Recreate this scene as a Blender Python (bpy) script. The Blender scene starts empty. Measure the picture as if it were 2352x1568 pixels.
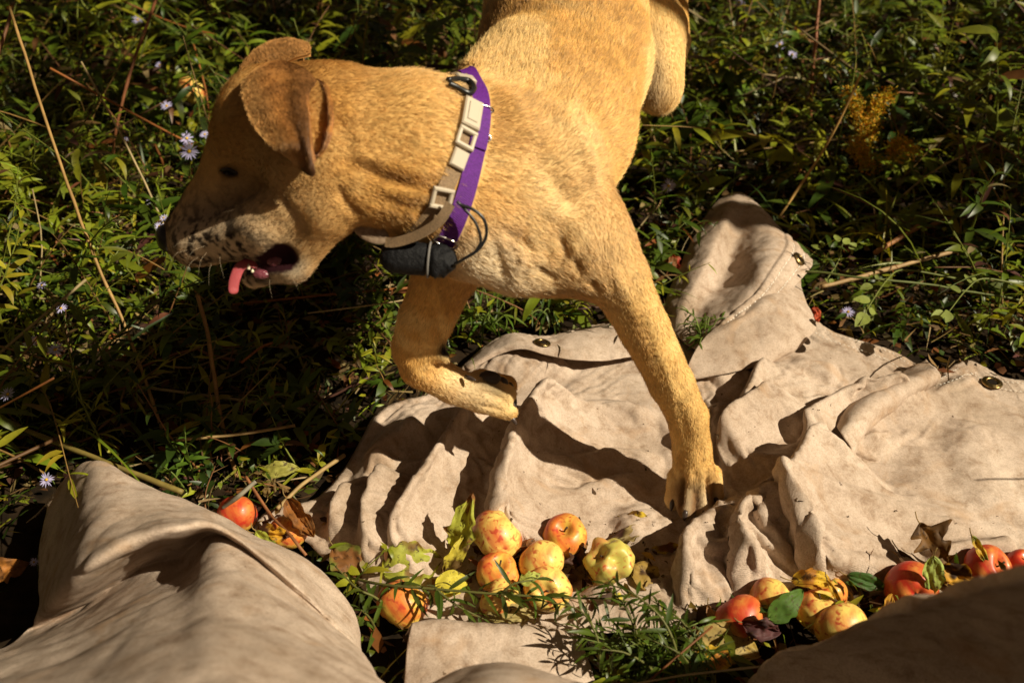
import bpy, math, random
import numpy as np
from mathutils import Vector, Matrix
rng = np.random.default_rng(7); random.seed(7)
sc = bpy.context.scene; COL = sc.collection
F2 = np.float32

# ------------------------------------------------------------------ camera, sky, sun, exposure
CAM = np.array([0, 0, .97]); PITCH = math.radians(38); FPX = 2308.0
FWD = np.array([0, math.cos(PITCH), -math.sin(PITCH)]); UPV = np.array([0, math.sin(PITCH), math.cos(PITCH)]); RGT = np.array([1., 0, 0])
cd = bpy.data.cameras.new('camera'); cam = bpy.data.objects.new('camera', cd); COL.objects.link(cam)
cam.location = CAM; cam.rotation_euler = (math.pi/2-PITCH, 0, 0)
cd.sensor_width = 36; cd.lens = 36*FPX/2352; cd.clip_start = .02; cd.clip_end = 200
cd.dof.use_dof = True; cd.dof.focus_distance = 1.27; cd.dof.aperture_fstop = 5.0
sc.camera = cam
SUN = np.array([1.0, -.34, 1.0]); SUN = SUN/np.linalg.norm(SUN)
EL = math.asin(SUN[2]); ROT = math.atan2(SUN[0], SUN[1])
w = bpy.data.worlds.new('World'); sc.world = w; w.use_nodes = True
nt = w.node_tree; nt.nodes.clear()
sky = nt.nodes.new('ShaderNodeTexSky'); sky.sky_type = 'NISHITA'; sky.sun_disc = False
sky.sun_elevation = EL; sky.sun_rotation = ROT; sky.dust_density = 2.0
hs = nt.nodes.new('ShaderNodeHueSaturation'); hs.inputs['Saturation'].default_value = .35
mx = nt.nodes.new('ShaderNodeMix'); mx.data_type = 'RGBA'; mx.blend_type = 'MULTIPLY'; mx.inputs[0].default_value = 1
mx.inputs[7].default_value = (.38, .25, .15, 1)
bg = nt.nodes.new('ShaderNodeBackground'); bg.inputs[1].default_value = .05
wo = nt.nodes.new('ShaderNodeOutputWorld')
nt.links.new(sky.outputs[0], hs.inputs['Color']); nt.links.new(hs.outputs[0], mx.inputs[6])
nt.links.new(mx.outputs[2], bg.inputs[0]); nt.links.new(bg.outputs[0], wo.inputs[0])
sl = bpy.data.lights.new('sun', 'SUN'); sl.energy = 5.0; sl.angle = math.radians(.5); sl.color = (1, .89, .68)
so = bpy.data.objects.new('sun', sl); COL.objects.link(so)
so.rotation_euler = Vector(SUN).to_track_quat('Z', 'Y').to_euler(); so.location = (3, -1, 3)
sc.view_settings.view_transform = 'Standard'; sc.view_settings.look = 'None'
sc.view_settings.exposure = 0.45; sc.view_settings.gamma = 1
sc.cycles.max_bounces = 6; sc.cycles.diffuse_bounces = 3; sc.cycles.transparent_max_bounces = 4
sc.render.hair_type = 'STRAND'
try: sc.cycles_curves.shape = 'RIBBONS'
except Exception: pass

# ------------------------------------------------------------------ helpers
def Pd(u, v, d):
    if .88 < d < 1.12 and v < 720 and u < 770: d = d+.42*(770-u)/FPX    # the head is turned a little away from the viewer
    return CAM + FWD*d + UPV*(-(v-784)/FPX*d) + RGT*((u-1176)/FPX*d)
def Pz(u, v, z):
    k = (v-784)/FPX
    return Pd(u, v, (CAM[2]-z)/(math.sin(PITCH)+k*math.cos(PITCH)))
def Pi(p):
    q = np.asarray(p)-CAM; d = q@FWD
    return 1176+FPX*(q@RGT)/d, 784-FPX*(q@UPV)/d, d
def ss(a, b, x):
    t = np.clip((x-a)/(b-a), 0, 1); return t*t*(3-2*t)
def h3(i, j, k, s=0):
    n = (i*374761393+j*668265263+k*1274126177+s*951274213) & 0x7fffffff
    n = ((n ^ (n >> 13))*1274126177) & 0x7fffffff
    return ((n ^ (n >> 16)) & 0xffff)/65535.0
def vn(P, f, s=0):
    Q = np.asarray(P, float)*f; I = np.floor(Q).astype(np.int64); T = Q-I; T = T*T*(3-2*T); r = 0
    for a in (0, 1):
        for b in (0, 1):
            for c in (0, 1):
                r = r+h3(I[..., 0]+a, I[..., 1]+b, I[..., 2]+c, s)*np.where(a, T[..., 0], 1-T[..., 0])*np.where(b, T[..., 1], 1-T[..., 1])*np.where(c, T[..., 2], 1-T[..., 2])
    return r*2-1
def fbm(P, f, o=3, s=0):
    return sum(vn(P, f*2**i, s+i)*.5**i for i in range(o))
def unit(a): return a/np.maximum(np.linalg.norm(a, axis=-1, keepdims=True), 1e-9)

def new_mesh(name, V, Fs, mat=None, parent=None, smooth=True, col=None):
    me = bpy.data.meshes.new(name); V = np.asarray(V, F2)
    if isinstance(Fs, np.ndarray):
        nf, k = Fs.shape
        me.vertices.add(len(V)); me.vertices.foreach_set('co', V.ravel())
        me.loops.add(nf*k); me.loops.foreach_set('vertex_index', Fs.astype(np.int32).ravel())
        me.polygons.add(nf); me.polygons.foreach_set('loop_start', np.arange(0, nf*k, k, dtype=np.int32))
        me.update(calc_edges=True); me.validate()
    else:
        me.from_pydata([tuple(map(float, v)) for v in V], [], Fs)
    if smooth: me.polygons.foreach_set('use_smooth', np.ones(len(me.polygons), bool))
    if col is not None and len(me.vertices) == len(col):
        a = me.color_attributes.new('tint', 'FLOAT_COLOR', 'POINT')
        c = np.ones((len(col), 4), F2); c[:, :3] = col; a.data.foreach_set('color', c.ravel())
    if mat: me.materials.append(mat)
    o = bpy.data.objects.new(name, me); COL.objects.link(o)
    if parent: o.parent = parent
    return o
def tag(o, label=None, cat=None, group=None, kind=None):
    if label: o['label'] = label
    if cat: o['category'] = cat
    if group: o['group'] = group
    if kind: o['kind'] = kind
    return o
def empty(name, label, cat, group=None, loc=(0, 0, 0)):
    o = bpy.data.objects.new(name, None); o.empty_display_size = .02; o.location = loc; COL.objects.link(o); return tag(o, label, cat, group)
class MB:
    def __init__(s): s.v = []; s.f = []; s.c = []; s.n = 0
    def add(s, V, Fs, c=None):
        V = np.asarray(V, float); s.v.append(V); s.f += [tuple(int(i)+s.n for i in f) for f in Fs]; s.n += len(V)
        s.c.append(np.tile(np.asarray(c if c is not None else (1, 1, 1), float), (len(V), 1)) if c is None or np.ndim(c) == 1 else np.asarray(c))
    def tube(s, pts, rad, n=8, c=None, flat=1.0, cap=True):
        pts = np.asarray(pts, float); m = len(pts); rad = np.broadcast_to(np.asarray(rad, float), (m,))
        T = unit(np.gradient(pts, axis=0)); a = np.array([0, 0, 1.]) if abs(T[0, 2]) < .9 else np.array([1., 0, 0])
        N = np.zeros_like(pts); N[0] = unit(np.cross(T[0], a))
        for i in range(1, m): N[i] = unit(N[i-1]-T[i]*(N[i-1]@T[i]))
        B = np.cross(T, N); A = np.arange(n)*2*math.pi/n
        V = (pts[:, None]+rad[:, None, None]*(np.cos(A)[None, :, None]*N[:, None]+flat*np.sin(A)[None, :, None]*B[:, None])).reshape(-1, 3)
        Fs = [(i*n+j, i*n+(j+1) % n, (i+1)*n+(j+1) % n, (i+1)*n+j) for i in range(m-1) for j in range(n)]
        if cap: Fs += [tuple(range(n))[::-1], tuple((m-1)*n+j for j in range(n))]
        s.add(V, Fs, c)
    def build(s, name, mat, parent=None, smooth=True):
        return new_mesh(name, np.vstack(s.v), s.f, mat, parent, smooth, np.vstack(s.c))
def spline(pts, n):
    pts = np.asarray(pts, float); m = len(pts); t = np.linspace(0, m-1, n); i = np.clip(np.floor(t).astype(int), 0, m-2); f = (t-i)[:, None]
    P = np.vstack([2*pts[0]-pts[1], pts, 2*pts[-1]-pts[-2]])
    a, b, c, d = P[i], P[i+1], P[i+2], P[i+3]
    return .5*(2*b+(c-a)*f+(2*a-5*b+4*c-d)*f*f+(3*b-a-3*c+d)*f**3)
def loft(G, nu, nv):
    G = np.asarray(G, float)
    A = np.stack([spline(r, nv) for r in G])
    return np.stack([spline(A[:, j], nu) for j in range(nv)], 1)
def grid_faces(nu, nv):
    i, j = np.meshgrid(np.arange(nu-1), np.arange(nv-1), indexing='ij'); a = (i*nv+j).ravel()
    return np.stack([a, a+1, a+nv+1, a+nv], 1)
def grid_normals(S):
    return unit(np.cross(np.gradient(S, axis=0), np.gradient(S, axis=1)))

# ------------------------------------------------------------------ materials
def mat(name, col=(.5, .5, .5), rough=.6, spec=.3, metal=0., **k):
    m = bpy.data.materials.new(name); m.use_nodes = True; b = m.node_tree.nodes['Principled BSDF']
    b.inputs['Base Color'].default_value = (*col, 1); b.inputs['Roughness'].default_value = rough
    b.inputs['Specular IOR Level'].default_value = spec; b.inputs['Metallic'].default_value = metal
    for a, v in k.items(): b.inputs[a.replace('_', ' ')].default_value = v
    return m
def N(m, t, **k):
    n = m.node_tree.nodes.new('ShaderNode'+t)
    for a, v in k.items():
        if hasattr(n, a): setattr(n, a, v)
        else: n.inputs[a.replace('_', ' ')].default_value = v
    return n
def L(m, a, b): m.node_tree.links.new(a, b)
def ramp(m, fac, stops, interp='LINEAR'):
    r = N(m, 'ValToRGB'); r.color_ramp.interpolation = interp; e = r.color_ramp.elements
    while len(e) < len(stops): e.new(.5)
    for q, (p, c) in zip(e, stops): q.position = p; q.color = (*c, 1) if len(c) == 3 else c
    L(m, fac, r.inputs[0]); return r.outputs[0]
def noise(m, scale, detail=3, rough=.55, coord='Object', vec=None, dist=0):
    n = N(m, 'TexNoise'); n.inputs['Scale'].default_value = scale; n.inputs['Detail'].default_value = detail
    n.inputs['Roughness'].default_value = rough; n.inputs['Distortion'].default_value = dist
    if vec is None: vec = N(m, 'TexCoord').outputs[coord]
    L(m, vec, n.inputs['Vector']); return n.outputs['Fac']
def mixc(m, f, a, b, mode='MIX'):
    n = N(m, 'Mix'); n.data_type = 'RGBA'; n.blend_type = mode
    for s, x in ((0, f), (6, a), (7, b)):
        if isinstance(x, (int, float)): n.inputs[s].default_value = x
        elif isinstance(x, tuple): n.inputs[s].default_value = (*x, 1)
        else: L(m, x, n.inputs[s])
    return n.outputs[2]
def bump(m, h, strength=.3, dist=.001):
    n = N(m, 'Bump'); n.inputs['Strength'].default_value = strength; n.inputs['Distance'].default_value = dist
    L(m, h, n.inputs['Height']); return n.outputs[0]
def bsdf(m): return m.node_tree.nodes['Principled BSDF']

def canvas_mat():
    m = mat('canvas_weave', (.6, .48, .36), .92, .1)
    big = noise(m, 5, 4, .6); mid = noise(m, 38, 5, .7, dist=.4); fine = noise(m, 420, 2, .8)
    c = ramp(m, big, [(.3, (.37, .29, .225)), (.5, (.49, .398, .332)), (.72, (.58, .485, .41))])
    c = mixc(m, 1.0, c, ramp(m, mid, [(.30, (.58, .50, .42)), (.44, (.86, .82, .77)), (.56, (1, .98, .95)), (.75, (1.08, 1.06, 1.03))]), 'MULTIPLY')
    c = mixc(m, 1.0, c, ramp(m, fine, [(.3, (.78, .76, .73)), (.6, (1.06, 1.05, 1.03))]), 'MULTIPLY')
    st = noise(m, 11, 3, .6, dist=1.2); c = mixc(m, ramp(m, st, [(.56, (0, 0, 0)), (.74, (.6, .6, .6))]), c, (.40, .25, .14))
    sp = noise(m, 95, 2, .5); c = mixc(m, ramp(m, sp, [(.75, (0, 0, 0)), (.77, (.8, .8, .8))]), c, (.10, .06, .03))
    L(m, c, bsdf(m).inputs['Base Color'])
    tco = N(m, 'TexCoord').outputs['Object']; wvs = []
    for ax_ in ('X', 'Y'):
        wv = N(m, 'TexWave'); wv.bands_direction = ax_; wv.inputs['Scale'].default_value = 230; wv.inputs['Distortion'].default_value = 2.2; wv.inputs['Detail Scale'].default_value = 1.5; L(m, tco, wv.inputs['Vector']); wvs.append(wv.outputs['Fac'])
    wv = N(m, 'Math', operation='MULTIPLY'); L(m, wvs[0], wv.inputs[0]); L(m, wvs[1], wv.inputs[1])
    wr = noise(m, 60, 4, .6)
    ad = N(m, 'Math', operation='MULTIPLY_ADD'); L(m, wr, ad.inputs[0]); ad.inputs[1].default_value = 4.0; L(m, wv.outputs[0], ad.inputs[2])
    ad2 = N(m, 'Math', operation='MULTIPLY_ADD'); L(m, fine, ad2.inputs[0]); ad2.inputs[1].default_value = .8; L(m, ad.outputs[0], ad2.inputs[2])
    L(m, bump(m, ad2.outputs[0], .45, .0009), bsdf(m).inputs['Normal'])
    return m
def tint_mat(name, rough=.5, spec=.35, trans=.35, var=.25, spots=0.):
    m = mat(name, (.1, .1, .1), rough, spec); a = N(m, 'Attribute', attribute_name='tint').outputs['Color']
    n = noise(m, 60, 4, .65); c = mixc(m, 1.0, a, ramp(m, n, [(.3, (1-var,)*3), (.7, (1+var,)*3)]), 'MULTIPLY')
    if spots: c = mixc(m, ramp(m, noise(m, 140, 3, .7, dist=.6), [(.56, (0, 0, 0)), (.64, (spots,)*3)]), c, (.055, .028, .012))
    L(m, c, bsdf(m).inputs['Base Color'])
    if trans:
        t = N(m, 'BsdfTranslucent'); L(m, mixc(m, 1.0, c, (1.25, 1.15, .5), 'MULTIPLY'), t.inputs[0]); x = N(m, 'MixShader'); x.inputs[0].default_value = trans
        out = m.node_tree.nodes['Material Output']; L(m, bsdf(m).outputs[0], x.inputs[1]); L(m, t.outputs[0], x.inputs[2]); L(m, x.outputs[0], out.inputs[0])
    return m
M_CANVAS = canvas_mat()
M_LEAF = tint_mat('weed_leaf', .42, .4, .32)
M_DRY = tint_mat('dry_plant', .8, .15, .15)
M_STEM = tint_mat('plant_stem', .55, .3, 0)
M_FALLEN = tint_mat('fallen_leaf', .6, .25, .3, .3, .9)

M_SOIL = mat('soil', (.05, .035, .02), .95, .1)
L(M_SOIL, ramp(M_SOIL, noise(M_SOIL, 40, 5), [(.3, (.006, .004, .002)), (.7, (.030, .018, .009))]), bsdf(M_SOIL).inputs['Base Color'])
g = 61; xs = np.linspace(-30, 30, g); ys = np.linspace(-25, 60, g)
X, Y = np.meshgrid(xs, ys, indexing='ij')
tag(new_mesh('ground', np.stack([X, Y, -.02+0*X], -1).reshape(-1, 3), grid_faces(g, g), M_SOIL), kind='structure')
# ------------------------------------------------------------------ canvas drop cloth
def to_ground(pts, z=.008): return np.array([Pz(u, v, z)[:2] for u, v in pts])
OUT_PX = [(575,1215),(600,1182),(650,1163),(720,1153),(765,1110),(812,1045),(842,985),(862,950),(905,925),(985,912),(1020,885),(1070,838),(1120,790),(1175,766),(1240,780),(1300,766),(1350,748),(1410,742),
          (1470,760),(1525,745),(1560,730),(1640,715),(1740,700),(1835,690),(1872,735),(1915,765),(1985,785),(2055,805),(2110,838),(2148,868),(2165,858),(2190,835),(2225,822),(2265,842),(2305,868),(2352,874),(2460,880),(2800,890),
          (2900,1250),(2600,1330),(2352,1345),(2150,1372),(2000,1385),(1850,1400),(1700,1425),(1600,1440),(1450,1450),(1300,1455),(1150,1450),(1000,1445),(900,1420),(850,1370),(815,1330),(775,1300),(735,1275),(700,1235),(640,1240)]
OUTL = to_ground(OUT_PX)
def dense(poly, step=.004, closed=True):
    out = []; n = len(poly)
    for i in range(n if closed else n-1):
        a, b = poly[i], poly[(i+1) % n]; m = max(1, int(np.linalg.norm(b-a)/step)); out += [a+(b-a)*k/m for k in range(m)]
    return np.array(out)
def chaikin(p, it=2, closed=True):
    for _ in range(it):
        q = np.roll(p, -1, 0); p = np.stack([p*.75+q*.25, p*.25+q*.75], 1).reshape(-1, 2)
    return p
OUTL = chaikin(OUTL, 3); OD = dense(OUTL, .0008)
def inpoly(P, poly):
    x, y = P[:, 0], P[:, 1]; c = np.zeros(len(P), bool); n = len(poly)
    for i in range(n):
        (x1, y1), (x2, y2) = poly[i], poly[(i+1) % n]
        if y1 == y2: continue
        c ^= ((y1 > y) != (y2 > y)) & (x < (x2-x1)*(y-y1)/(y2-y1)+x1)
    return c
def nearest(P, Q, ch=2000):
    d = np.empty(len(P)); ix = np.empty(len(P), int)
    for s in range(0, len(P), ch):
        D = ((P[s:s+ch, None]-Q[None])**2).sum(-1); ix[s:s+ch] = D.argmin(1); d[s:s+ch] = np.sqrt(D.min(1))
    return d, ix
# ridge: crest polyline in photo px, height m, left width, right width (left/right of the walking direction), lean m
RD = []
def ridge(pts, A, wl, wr, lean=.5, taper=.18, pw=2.0, z0=None):
    z = A if z0 is None else z0
    A *= 1.25
    RD.append((np.array([Pz(u, v, z*.9)[:2] for u, v in pts]), A, wl, wr, lean, taper, pw))
# walking down the picture: left = picture right.  wl = right side in the picture, wr = left side in the picture
ridge([(820,1120),(795,1170),(770,1240)], .022, .03, .012)
ridge([(912,1082),(888,1140),(862,1230),(845,1310)], .034, .034, .014)
ridge([(985,985),(930,1010),(880,1050),(850,1090)], .022, .03, .03, 0)
ridge([(1180,905),(1120,965),(1070,1035),(1010,1120),(955,1215),(905,1310)], .044, .042, .011, .9)
ridge([(1060,1130),(1035,1200),(1010,1290)], .018, .02, .014)
ridge([(1330,890),(1280,965),(1228,1040),(1200,1105),(1186,1180),(1180,1240)], .058, .050, .012, 1.0)
ridge([(1128,820),(1180,850),(1260,850),(1300,836)], .012, .03, .03, 0)
ridge([(1275,985),(1345,960),(1420,952),(1520,960)], .018, .016, .03, 0)
ridge([(1225,1092),(1262,1112),(1310,1100),(1400,1062),(1480,1055),(1530,1050)], .020, .008, .022, 0)
ridge([(1250,1180),(1330,1150),(1400,1122),(1500,1095)], .016, .010, .02, 0)
ridge([(1230,1160),(1250,1230),(1290,1280)], .02, .025, .014)
ridge([(1420,1230),(1480,1190),(1560,1200)], .014, .02, .03, 0)
ridge([(1785,812),(1758,890),(1722,985),(1698,1045),(1692,1085)], .034, .060, .009, 1.0)
ridge([(1622,868),(1655,850),(1720,838)], .020, .02, .03, 0)
ridge([(1665,940),(1660,980),(1668,1020)], .012, .02, .02, 0)
ridge([(1842,905),(1795,962),(1745,1015),(1715,1060)], .048, .026, .012, .7)
ridge([(1830,930),(1850,980),(1872,1020)], .034, .02, .02, .2)
ridge([(2148,868),(2070,905),(1985,915),(1935,955),(1900,1000),(1872,1035)], .050, .030, .012, .8)
ridge([(1975,935),(2000,985),(2020,1040)], .026, .03, .02)
ridge([(1800,870),(1850,850),(1930,860)], .020, .03, .03, 0)
ridge([(1885,1120),(1860,1060),(1800,1090),(1740,1120)], .020, .02, .02, 0)
ridge([(1985,1010),(1915,1060),(1880,1120),(1870,1200),(1905,1290),(1930,1340)], .060, .085, .012, .9)
ridge([(1872,1160),(1845,1190),(1790,1190),(1752,1235),(1728,1320),(1712,1380)], .048, .036, .010, 1.0)
ridge([(1722,1130),(1702,1185),(1655,1232),(1615,1270),(1596,1320),(1590,1400)], .044, .038, .012, .9)
ridge([(1640,1260),(1680,1320),(1700,1350)], .012, .02, .02, 0)
ridge([(2110,1010),(2130,1130),(2200,1260)], .014, .05, .05, 0)
ridge([(2250,960),(2230,1060),(2300,1200)], .016, .05, .04, 0)
ridge([(2140,1300),(2230,1270),(2352,1250)], .03, .02, .03, 0)
ridge([(1350,1330),(1450,1360),(1560,1340)], .016, .03, .03, 0)
ridge([(2230,850),(2170,905),(2080,985),(2010,1030)], .012, .05, .02, 0)
def smooth_path(p, n=60): return spline(p, n)
SMX = Pz(1990, 1100, .02)[0]
PAW = Pz(1592, 1130, .02)[:2]
def cloth_h(X):
    """X (n,2) -> height, lateral shift"""
    X3 = np.c_[X, 0*X[:, :1]]; Wp = X3+.05*np.stack([vn(X3, 6, 91), vn(X3, 6, 92), 0*X[:, 0]], 1)
    R1 = Wp*np.array([1.0, .45, 1]); R2 = np.stack([Wp[:, 0]*.8+Wp[:, 1]*.6, (Wp[:, 1]*.8-Wp[:, 0]*.6)*.5, 0*X[:, 0]], 1)
    calm = 1-.72*ss(SMX-.06, SMX+.10, X[:, 0]+.15*(X[:, 1]-1))
    z = .006+.005*fbm(X3, 6, 2, 40)+.012*calm*np.abs(vn(R1, 7, 61))+.007*calm*np.abs(vn(R2, 13, 62))
    dP = X-PAW; rP = np.sqrt((dP**2).sum(1)); th = np.arctan2(dP[:, 1], dP[:, 0])+.5*vn(X3, 5, 95); z = z+calm*(.010*np.abs(vn(np.stack([np.cos(th)*3.2, np.sin(th)*3.2, rP*3], 1), 1, 71))+.008*np.abs(vn(np.stack([np.cos(th)*8, np.sin(th)*8, rP*5], 1), 1, 72)))*ss(.03, .16, rP)*ss(.75, .3, rP)
    acc = np.zeros(len(X)); sh = np.zeros((len(X), 2))
    for (pts, A, wl, wr, lean, tp, pw) in RD:
        Q = smooth_path(pts, 70); lo = Q.min(0)-.2; hi = Q.max(0)+.2; m = ((X > lo) & (X < hi)).all(1); P = X[m]
        d, i = nearest(P, Q); T_ = unit(np.gradient(Q, axis=0))[i]; r = P-Q[i]; s = T_[:, 0]*r[:, 1]-T_[:, 1]*r[:, 0]   # >0 = left of travel
        t = i/69.; env = ss(-.02, tp, t)*ss(-.02, tp, 1-t); over = (r*T_).sum(1); 
        wv = 1+.12*vn(np.c_[Q[i], 0*t], 12, 3)
        ww = np.where(s > 0, wl, wr)*wv; g_ = np.exp(-np.abs(np.abs(d)/ww)**np.where(s > 0, 1.75, 2.2))
        h = A*env*g_*(1+.14*vn(np.c_[Q[i], 0*t], 9, 5)); acc[m] += h**2.4
        nrm = np.stack([T_[:, 1], -T_[:, 0]], 1); sh[m] += nrm*(lean*h*np.exp(-(s/(wr*3))**2*(s < 0))*.55)[:, None]
    z = np.maximum(z, .002)+acc**(1/2.4)
    pw_ = np.exp(-(((X-PAW)**2).sum(1)/.070**2)**1.6); z = z*(1-pw_)+.007*pw_
    return z, sh
st = .0026; lo = OUTL.min(0)-.004; hi = np.minimum(OUTL.max(0)+.004, [1.0, 9]); nx, ny = ((hi-lo)/st).astype(int)
gx, gy = np.meshgrid(lo[0]+st*np.arange(nx), lo[1]+st*np.arange(ny), indexing='ij'); X = np.stack([gx.ravel(), gy.ravel()], 1)
ins = inpoly(X, OUTL); Fg = grid_faces(nx, ny); keep = ins[Fg].all(1); Fg = Fg[keep]
us = np.unique(Fg); mp = -np.ones(len(X), int); mp[us] = np.arange(len(us)); Fg = mp[Fg]; X = X[us]
ed = np.sort(np.vstack([Fg[:, [0, 1]], Fg[:, [1, 2]], Fg[:, [2, 3]], Fg[:, [3, 0]]]), 1); key = ed[:, 0]*len(X)+ed[:, 1]; uq, ct = np.unique(key, return_counts=True)
bk = uq[ct == 1]; bv = np.unique(np.r_[bk//len(X), bk % len(X)])
bd = np.full(len(X), 9.); coarse = OD[::10]; dd, _ = nearest(X, coarse); bd = dd
d_, i_ = nearest(X[bv], OD); X[bv] = OD[i_]; bd[bv] = 0
# let the traced folds settle as real fabric: a short cloth simulation over a lumpy bed, read back as plain vertex positions
def settle(step=.006, grow=1.105, frames=22, fps=66, sup=.82):
    lo_ = OUTL.min(0)-.004; hi_ = np.minimum(OUTL.max(0)+.004, [1.0, 9]); n1, n2 = ((hi_-lo_)/step).astype(int)
    a, b = np.meshgrid(lo_[0]+step*np.arange(n1), lo_[1]+step*np.arange(n2), indexing='ij'); G = np.stack([a.ravel(), b.ravel()], 1)
    d, _ = nearest(G, OD[::10]); inn = inpoly(G, OUTL); kv = inn | (d < step*1.6); F_ = grid_faces(n1, n2); F_ = F_[kv[F_].all(1)]; us = np.unique(F_); mp = -np.ones(len(G), int); mp[us] = np.arange(len(us)); F_ = mp[F_]; Xs = G[us]
    z, sh = cloth_h(Xs); db = np.where(inn, d, 0)[us]; P = np.c_[Xs+sh*ss(0, .05, db)[:, None], z*(.45+.55*ss(0, .04, db))+.004]
    o = new_mesh('sim_sheet', P, F_); vg = o.vertex_groups.new(name='pin'); pw = np.exp(-((Xs-PAW)**2).sum(1)/.04**2)
    for i in np.where((db < .007) | (pw > .4))[0]: vg.add([int(i)], 1.0, 'REPLACE')
    o.shape_key_add(name='Basis'); k = o.shape_key_add(name='rest'); c = Xs.mean(0); k.data.foreach_set('co', np.c_[c+(Xs-c)*grow, 0*z+.005].astype(F2).ravel())
    m = o.modifiers.new('cloth', 'CLOTH'); cs = m.settings; cs.quality = 6; cs.mass = .25; cs.tension_stiffness = cs.compression_stiffness = 25; cs.shear_stiffness = 8; cs.bending_stiffness = .3
    cs.tension_damping = cs.compression_damping = cs.shear_damping = 8; cs.bending_damping = 2; cs.air_damping = 3; cs.vertex_group_mass = 'pin'; cs.rest_shape_key = k
    m.collision_settings.distance_min = .0015; m.collision_settings.use_self_collision = False
    kx, ky = ((hi_-lo_+.2)/.009).astype(int); a, b = np.meshgrid(lo_[0]-.1+.009*np.arange(kx), lo_[1]-.1+.009*np.arange(ky), indexing='ij'); H = np.stack([a.ravel(), b.ravel()], 1); hz, hs_ = cloth_h(H)
    dh_, _ = nearest(H, OD[::10]); e_ = np.where(inpoly(H, OUTL), ss(-.02, .05, dh_), 0)
    g = new_mesh('sim_bed', np.c_[H+hs_*e_[:, None]*.8, hz*sup*e_-.004], grid_faces(kx, ky)[:, ::-1]); g.modifiers.new('c', 'COLLISION'); g.collision.cloth_friction = 40; g.collision.thickness_outer = .002
    m.point_cache.frame_start = 1; m.point_cache.frame_end = 60; sc.render.fps = fps
    for f in range(1, frames+1): sc.frame_set(f)
    ev = o.evaluated_get(bpy.context.evaluated_depsgraph_get()); me = ev.to_mesh(); C = np.empty(len(me.vertices)*3, F2); me.vertices.foreach_get('co', C); C = C.reshape(-1, 3).astype(float); ev.to_mesh_clear()
    bpy.data.objects.remove(o); bpy.data.objects.remove(g); sc.frame_set(1); sc.render.fps = 24
    if not np.isfinite(C).all() or C[:, 2].max() > .3: C = P
    D = np.zeros((n1*n2, 3)); W_ = np.zeros(n1*n2); D[us] = C-np.c_[Xs, 0*z]; W_[us] = 1; D = D.reshape(n1, n2, 3); W_ = W_.reshape(n1, n2)
    for _ in range(3):
        Dn = sum(np.roll(D*W_[..., None], s_, ax_) for s_ in (-1, 1) for ax_ in (0, 1)); Wn = sum(np.roll(W_, s_, ax_) for s_ in (-1, 1) for ax_ in (0, 1)); f_ = (W_ == 0) & (Wn > 0); D[f_] = Dn[f_]/Wn[f_][:, None]; W_[f_] = 1
    return D, lo_, step
SD, SLO, SST = settle()
def sim_at(X):
    n1, n2 = SD.shape[:2]; q = (X-SLO)/SST; i = np.clip(np.floor(q).astype(int), 1, [n1-3, n2-3]); f = q-i
    def cub(t): return np.stack([-.5*t+t*t-.5*t**3, 1-2.5*t*t+1.5*t**3, .5*t+2*t*t-1.5*t**3, -.5*t*t+.5*t**3], -1)
    wx, wy = cub(f[:, 0]), cub(f[:, 1]); return sum(wx[:, a, None]*wy[:, b, None]*SD[i[:, 0]+a-1, i[:, 1]+b-1] for a in range(4) for b in range(4))
sD = sim_at(X); SH = sD[:, :2]; CLOTH_Z = sD[:, 2]+.0006*fbm(np.c_[X, 0*X[:, :1]], 55, 3, 44)+.0012*np.abs(vn(np.c_[X, 0*X[:, :1]]*[1, .4, 1], 42, 45))
# double-layer hem along the far edge: raised strip with a step
HEMLINE = dense(to_ground([(1070,838),(1120,790),(1175,766),(1240,780),(1300,766),(1350,748),(1410,742)]), .004, False); HEML2 = dense(to_ground([(1835,690),(1872,735),(1915,765),(1985,785),(2055,805),(2110,838),(2148,868),(2190,835),(2225,822),(2265,842),(2305,868),(2352,874),(2460,880),(2700,890)]), .004, False)
HEML3 = dense(to_ground([(862,950),(905,925),(985,912)]), .004, False)
for H_, hw in ((HEMLINE, .030), (HEML2, .040), (HEML3, .030)):
    dh, _ = nearest(X, H_); CLOTH_Z += .0030*ss(hw+.002, hw-.001, dh)-.0016*np.exp(-((dh-hw*.80)/.0016)**2)*(1)-.0012*np.exp(-((dh-hw*.25)/.0016)**2)
    CLOTH_Z += .0005*np.sin((X[:, 0]+.3*X[:, 1])*420+3*vn(np.c_[X, CLOTH_Z], 40, 3))*np.exp(-((dh-hw*.5)/(hw*.4))**2)
CLOTH_Z *= .6+.4*ss(0, .012, bd); CLOTH_Z = np.maximum(CLOTH_Z, .002)
P3 = np.c_[X+SH*(ss(0, .006, bd))[:, None], CLOTH_Z]
canvas = empty('canvas_drop_cloth', 'crumpled beige canvas drop cloth with brass grommets under the dog\'s planted paw', 'cloth')
sheet = new_mesh('sheet', P3, Fg, M_CANVAS, canvas)
so_ = sheet.modifiers.new('thickness', 'SOLIDIFY'); so_.thickness = .0014; so_.offset = -1
_q = P3-CAM; _d = _q@FWD; _U = 1176+FPX*(_q@RGT)/_d; _Vv = 784-FPX*(_q@UPV)/_d
def cz(u, v, it=6):
    """world point of the cloth surface seen at a photo pixel"""
    e = (_U-u)**2+(_Vv-v)**2; m = np.where(e < 36)[0]
    return P3[m[_d[m].argmin()]] if len(m) else P3[e.argmin()]
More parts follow.
